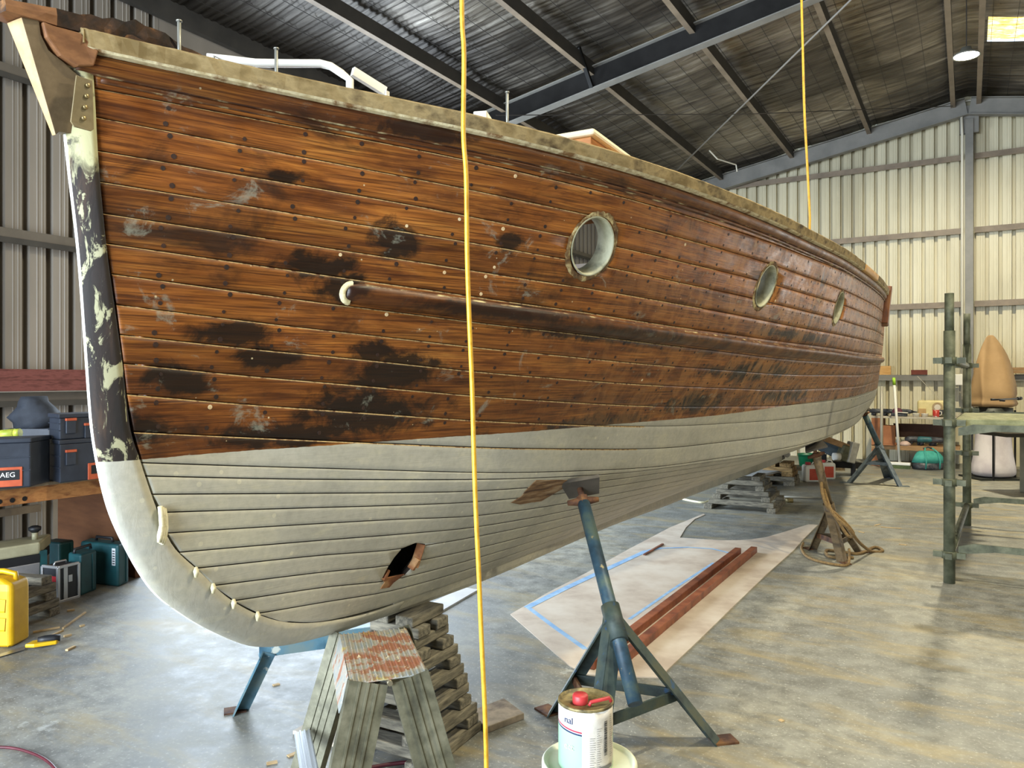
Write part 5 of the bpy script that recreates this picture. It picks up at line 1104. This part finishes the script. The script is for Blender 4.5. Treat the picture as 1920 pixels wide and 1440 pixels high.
for k, u in enumerate((1718, 1734)):
    p = put(u, ZT, BY+.08); m = MB(); m.lathe([(0, 0), (.045, 0), (.058, .055), (.06, .06), (.055, .06), (.042, .006), (0, .006)], 18, p); single(m, 'tub', ('white plastic tub left of the mug on the far shelf', 'white plastic tub next to the mug on the far shelf')[k], 'tub', plain('cup_white', '#d9d6cc', .4))
p = put(1729, ZT, BY+.2); m = MB(); m.box(p+UP*.07, (.12, .1, .14)); single(m, 'carton', 'small brown carton beside the radio', 'box', mk('carton_tan', '#a38458', '#b8986a', 6, .7), bev=.003)
q = random.Random(41); M_jk = mk('tool_dark', '#22242a', '#3a3d44', 14, .5, .2, .2, c3='#54565a')
names = ['cordless drill', 'sander', 'jigsaw', 'grinder', 'planer', 'nail gun', 'heat gun', 'router']
def powertool(p, sc, mat, label, nm='power_tool', rz=0):
    T = thing(nm, label, 'power tool', p, rz)
    m = MB(); m.tube([(-.11*sc, 0, .07*sc), (-.06*sc, 0, .075*sc), (.05*sc, 0, .075*sc), (.09*sc, 0, .072*sc)], [.025*sc, .038*sc, .034*sc, .018*sc], 10); m.build('motor_body', mat, T)
    m = MB(); m.tube([(.09*sc, 0, .072*sc), (.15*sc, 0, .07*sc)], [.016*sc, .008*sc], 8); m.build('nose', M_jk, T)
    m = MB(); m.tube([(-.03*sc, 0, .05*sc), (-.05*sc, .03*sc, .012*sc), (-.055*sc, .08*sc, .016*sc)], [.02*sc, .018*sc, .022*sc], 8); m.build('grip', M_jk, T)
    m = MB(); m.box((-.06*sc, .10*sc, .02*sc), (.07*sc, .05*sc, .04*sc)); m.build('battery', M_jk, T, bev=.005); return T
M_tt = mk('tool_teal', '#1f5058', '#2d666c', 9, .5)
for k, (u, mt, lab) in enumerate(((1644, M_jk, 'dark power tool at the left end of the upper far shelf'), (1665, M_jk, 'dark grinder left of the cap on the upper far shelf'), (1700, M_jk, 'dark power tool right of the cap on the upper far shelf'), (1766, M_jk, 'small dark tool right of the mug on the far shelf'))):
    powertool(put(u, ZT, BY+.15), 1.15, mt, lab, rz=q.uniform(-.3, .3))
for k, (u, mt, lab) in enumerate(((1716, M_jk, 'black sander on the lower far shelf'), (1736, M_tt, 'teal drill in the middle of the lower far shelf'), (1756, M_jk, 'black drill right of the teal drill on the lower far shelf'))):
    powertool(put(u, ZL, BY+.15), 1.5, mt, lab, rz=.2-.2*k)
p = put(1686, ZT, BY+.14); m = MB(); m.box(p+UP*.03, (.26, .18, .06)); single(m, 'black_tray', 'black tray under the cap on the far shelf', 'tray', M_jk, bev=.01)
p = p+UP*.061; T = thing('cap', 'plum and white peaked cap on the black tray', 'cap', p); m = MB(); m.lathe([(.09, 0), (.088, .03), (.07, .065), (.035, .085), (0, .09)], 16, (-.03, 0, 0)); m.build('crown', mk('cap_plum', '#4f2836', '#633444', 10, .8), T)
m = MB(); m.box((.05, -.03, .008), (.20, .16, .014), (0, .05, 0)); m.build('peak', plain('cup_white', '#d9d6cc', .4), T, bev=.005)
p = put(1664, ZL, BY+.1); m = MB(); m.box(p+UP*.19, (.24, .3, .32)); m.box(p+UP*.015, (.3, .34, .03)); single(m, 'crate', 'red-brown wooden crate on the lower far shelf', 'crate', mk('panel_red', '#8a5636', '#a06a46', 4, .75), bev=.004)
p = put(1697, ZL, BY+.08); m = MB(); sack(m, p, [(0, .9, 1), (.03, 1, 1), (.06, .7, 1), (.08, .3, 1)], .10, .09, q, 12, .2); single(m, 'rag', 'pinkish rag on the lower far shelf', 'rag', mk('rag_pink', '#a98e84', '#c4aca2', 12, .9))
# teal tool bag and broom on the floor
p = put(1740, 0, BY-.12); T = thing('tool_bag', 'teal and black soft tool bag on the floor under the far bench', 'bag', p); M_tb = mk('bag_teal', '#2f8a80', '#48a297', 8, .8, 0, .2)
m = MB(); sack(m, Vector((0, 0, .002)), [(0, .95, 1), (.04, 1, 1), (.12, .98, 1)], .27, .17, q, 18, .03); m.build('bottom', M_jk, T)
m = MB(); sack(m, Vector((0, 0, .12)), [(0, .98, 1), (.1, .9, 1), (.17, .72, .8), (.2, .55, .6)], .27, .17, q, 18, .05); m.build('top', M_tb, T)
for k in (-1, 1):
    m = MB(); m.tube([RT*.12*k-FW*.15+UP*.02, RT*.12*k-FW*.17+UP*.15, RT*.11*k-FW*.10+UP*.31, RT*.06*k-FW*.02+UP*.37], .013, 8); m.build('strap', M_tb, T)
m = MB(); m.tube([RT*-.08+UP*.36, UP*.385, RT*.08+UP*.36], .014, 8); m.build('handle', M_jk, T)
p = put(1687, 0, BY-.25); T = thing('broom', 'long white-handled broom standing on the floor at the far bench', 'broom', p)
m = MB(); m.tube([UP*.09, UP*1.52+RT*-.1], .022, 10); m.build('handle', plain('handle_white', '#dcdcd8', .4), T)
m = MB(); m.tube([UP*1.47+RT*-.097, UP*1.60+RT*-.106], .026, 10); m.build('grip', plain('grip_lime', '#9ccc3a', .5), T)
m = MB(); m.box((.0, 0, .085), (.34, .09, .05)); m.build('head', plain('handle_white', '#dcdcd8', .4), T, bev=.01)
m = MB(); m.box((.0, 0, .03), (.33, .10, .06)); m.build('bristles', mk('bristle', '#3d4a30', '#52603e', 20, .9), T)
p = put(1653, 0, BY-.3); m = MB(); m.tube([p, p+UP*1.45], .025, 8); single(m, 'pole', 'slim pale pole standing beside the broom', 'pole', plain('pole_grey', '#a7a49a', .4, .3))
# on the girt
p = ony(1723, 701, YE-.2); m = MB(); m.box((p.x, YE-.1, 1.70), (.27, .08, .09)); single(m, 'brick', 'dark red brick on the wall girt', 'brick', mk('brick_red', '#5e2c22', '#70382b', 12, .8), bev=.004)
m = MB(); a_ = fy(1668, 686, 16.25); m.box((a_.x-.09, YE-.075, 1.655+.085), (.2, .06, .17)); single(m, 'wood_block', 'yellow-brown wood block on the girt just beyond the stern', 'wood block', mk('fresh_timber', '#b98a4a', '#cfa468', 5, .6))
xs0, xs1 = ony(1822, 700, 16.3).x, ony(1960, 700, 16.3).x
for k, z in enumerate((1.70, 1.755)):
    m = MB(); m.box(((xs0+xs1)/2, 16.3, z), (xs1-xs0, .12, .05)); single(m, 'timber_length', ('lower pale timber length on the girt right of the column', 'upper pale timber length on the girt right of the column')[k], 'timber', M_fb, bev=.003, group='timbers on the girt')
p = ony(1862, 657, 16.42); m = MB(); m.box((p.x, 16.44, p.z), (.26, .01, .34)); single(m, 'wall_notice', 'pale paper notice fixed to the wall behind the tan bag', 'notice', plain('paper_cream', '#c8bda0', .7))
m = MB(); c_ = ony(1797, 712, 16.2); m.box(c_, (.14, .06, .2)); single(m, 'power_socket', 'white electrical outlet box beside the column', 'outlet box', plain('cup_white', '#d9d6cc', .4), bev=.01)
# ------------------------------------------------------------------ gear on the floor beyond the keel
dy = ld(5.05, 12.75); T = thing('outboard_trailer', 'steel-blue trailer frame with timber bolster and a small engine beyond the stern', 'trailer', dy)
a_, b_ = at(1528, 828, 12.6), at(1575, 850, 12.6); m = MB(); m.beam(a_, b_, .12, .20); m.build('frame', mk('trailer_blue', '#45555e', '#58697a', 6, .5), T, local='w')
a_, b_ = at(1545, 822, 12.5), at(1588, 838, 12.5); m = MB(); m.beam(a_, b_, .16, .09); m.build('bolster', M_fb, T, local='w')
c_ = at(1584, 850, 12.5); m = MB(); m.box(c_, (.22, .22, .26), (0, .35, TH)); m.build('engine_block', mk('engine_olive', '#4a4a3a', '#66654f', 12, .5, .3), T, local='w', bev=.03)
c_ = at(1596, 848, 12.45); m = MB(); m.box(c_, (.12, .22, .34), (0, .25, TH)); m.build('engine_cover', mk('engine_grey', '#6f6d66', '#86847c', 8, .5), T, local='w', bev=.015)
c_ = at(1568, 856, 12.4); m = MB(); m.tube([c_-RT*.05, c_+RT*.06], .06, 14); m.build('exhaust', plain('boss_white', '#cfcdc4', .4), T, local='w')
for u, v in ((1545, 870), (1600, 868)):
    p = at(u, v, 12.5); m = MB(); m.beam(p+UP*.16, Vector((p.x, p.y, 0)), .07, .07, (1, 0, 0)); m.build('stay', M_steel, T, local='w')
m = MB(); m.beam(at(1530, 868, 12.6), at(1612, 872, 12.6), .25, .1); m.build('axle_beam', M_steel, T, local='w')
for k, (u, v, lab) in enumerate(((1521, 903, 'red and white plastic canister on the floor by the brown stand'), (1549, 898, 'second red-capped white canister behind the brown stand'))):
    p = onz(u, v); T = thing('canister', lab, 'canister', p, TH); m = MB(); m.box((0, 0, .13), (.24, .18, .26)); m.build('body', plain('cup_white', '#d9d6cc', .4), T, bev=.03, seg=3)
    m = MB(); m.box((.01, -.0915, .12), (.14, .004, .17)); m.build('red_label', mk('label_red', '#b0402c', '#c4523c', 9, .5), T); m = MB(); m.tube([(-.05, 0, .26), (-.05, 0, .30)], .04, 12); m.build('cap', MATS['cap_red'], T)
    m = MB(); m.tube([(.0, 0, .255), (.03, 0, .295), (.08, 0, .29), (.10, 0, .25)], .012, 8); m.build('handle', plain('cup_white', '#d9d6cc', .4), T)
p = onz(1516, 880); T = thing('green_tub', 'green plastic tub on a dark board beyond the keel', 'tub', p+UP*.06); m = MB(); m.lathe([(0, 0), (.15, 0), (.18, .2), (.195, .21), (.185, .21), (.14, .01), (0, .01)], 24); m.build('body', mk('tub_green', '#0f5a3c', '#177048', 6, .4), T)
m = MB(); m.box(p+UP*.03, (1.1, .4, .058), (0, 0, TH)); single(m, 'board', 'dark board on the floor under the green tub', 'board', M_brown, bev=.004)
# low trolley between the cribs
p = onz(1402, 905); p2 = onz(1430, 897); T = thing('trolley', 'low grey trolley on small wheels between the cribs', 'trolley', Vector((p.x, p.y, 0)))
a_, b_ = onz(1360, 898, .2), onz(1455, 880, .2); m = MB(); m.beam(a_, b_, .34, .03); m.build('platform', mk('trolley_grey', '#8d9095', '#a4a7aa', 5, .5), T, local='w')
for u, v in ((1363, 908), (1450, 890), (1380, 899), (1440, 882)):
    c_ = onz(u, v, .09); ax = FW*.02; m = MB(); m.tube([c_-ax, c_+ax], .09, 20); m.build('tyre', plain('tyre_black', '#1b1b1b', .8), T, local='w'); m = MB(); m.tube([c_-ax*1.2, c_+ax*1.2], .05, 16); m.build('wheel_hub', plain('pole_grey', '#a7a49a', .4, .3), T, local='w')
    m = MB(); m.beam(c_, Vector((c_.x, c_.y, .19)), .03, .06, (1, 0, 0)); m.build('fork', M_steel, T, local='w')
m = MB(); m.tube([onz(1455, 931, .015), onz(1542, 934, .015)], .013, 8); single(m, 'pipe', 'thin grey pipe on the floor behind the brown stand', 'pipe', plain('pole_grey', '#a7a49a', .4, .3))
m = MB(); c_ = onz(1480, 942, 0); m.lathe([(.035, .0), (.05, .0), (.05, .05), (.035, .05), (.035, 0)], 18, c_); single(m, 'tape_ring', 'small ring on the floor right of the middle crib', 'tape roll', M_tinm)
cord('rag_rope', 'pale frayed rope on the floor left of the middle crib', [onz(1281, 936, .012), onz(1300, 940, .012), onz(1318, 942, .012), onz(1335, 938, .016), onz(1343, 944, .014)], .014, M_cot)
for k, (u, v, u2, v2) in enumerate(((1640, 985, 1650, 983), (1652, 988, 1690, 991), (1610, 997, 1620, 999), (1686, 1020, 1700, 1022), (540, 1418, 560, 1410), (512, 1285, 524, 1282), (500, 1432, 520, 1428), (1462, 1352, 1468, 1350))):
    m = MB(); m.beam(onz(u, v, .003), onz(u2, v2, .003), .02, .005); single(m, 'wood_chip', ('short pale chip on the floor right of the brown stand', 'long pale sliver on the floor near the scaffold', 'pale chip on the floor right of the trailing rope', 'pale chip near the scaffold foot', 'curl of shavings left of the step stand', 'small chip near the trestle', 'small shaving at the bottom edge of the floor', 'small chip beyond the stand foot')[k], 'wood chip', M_scr, group='chips on the floor')
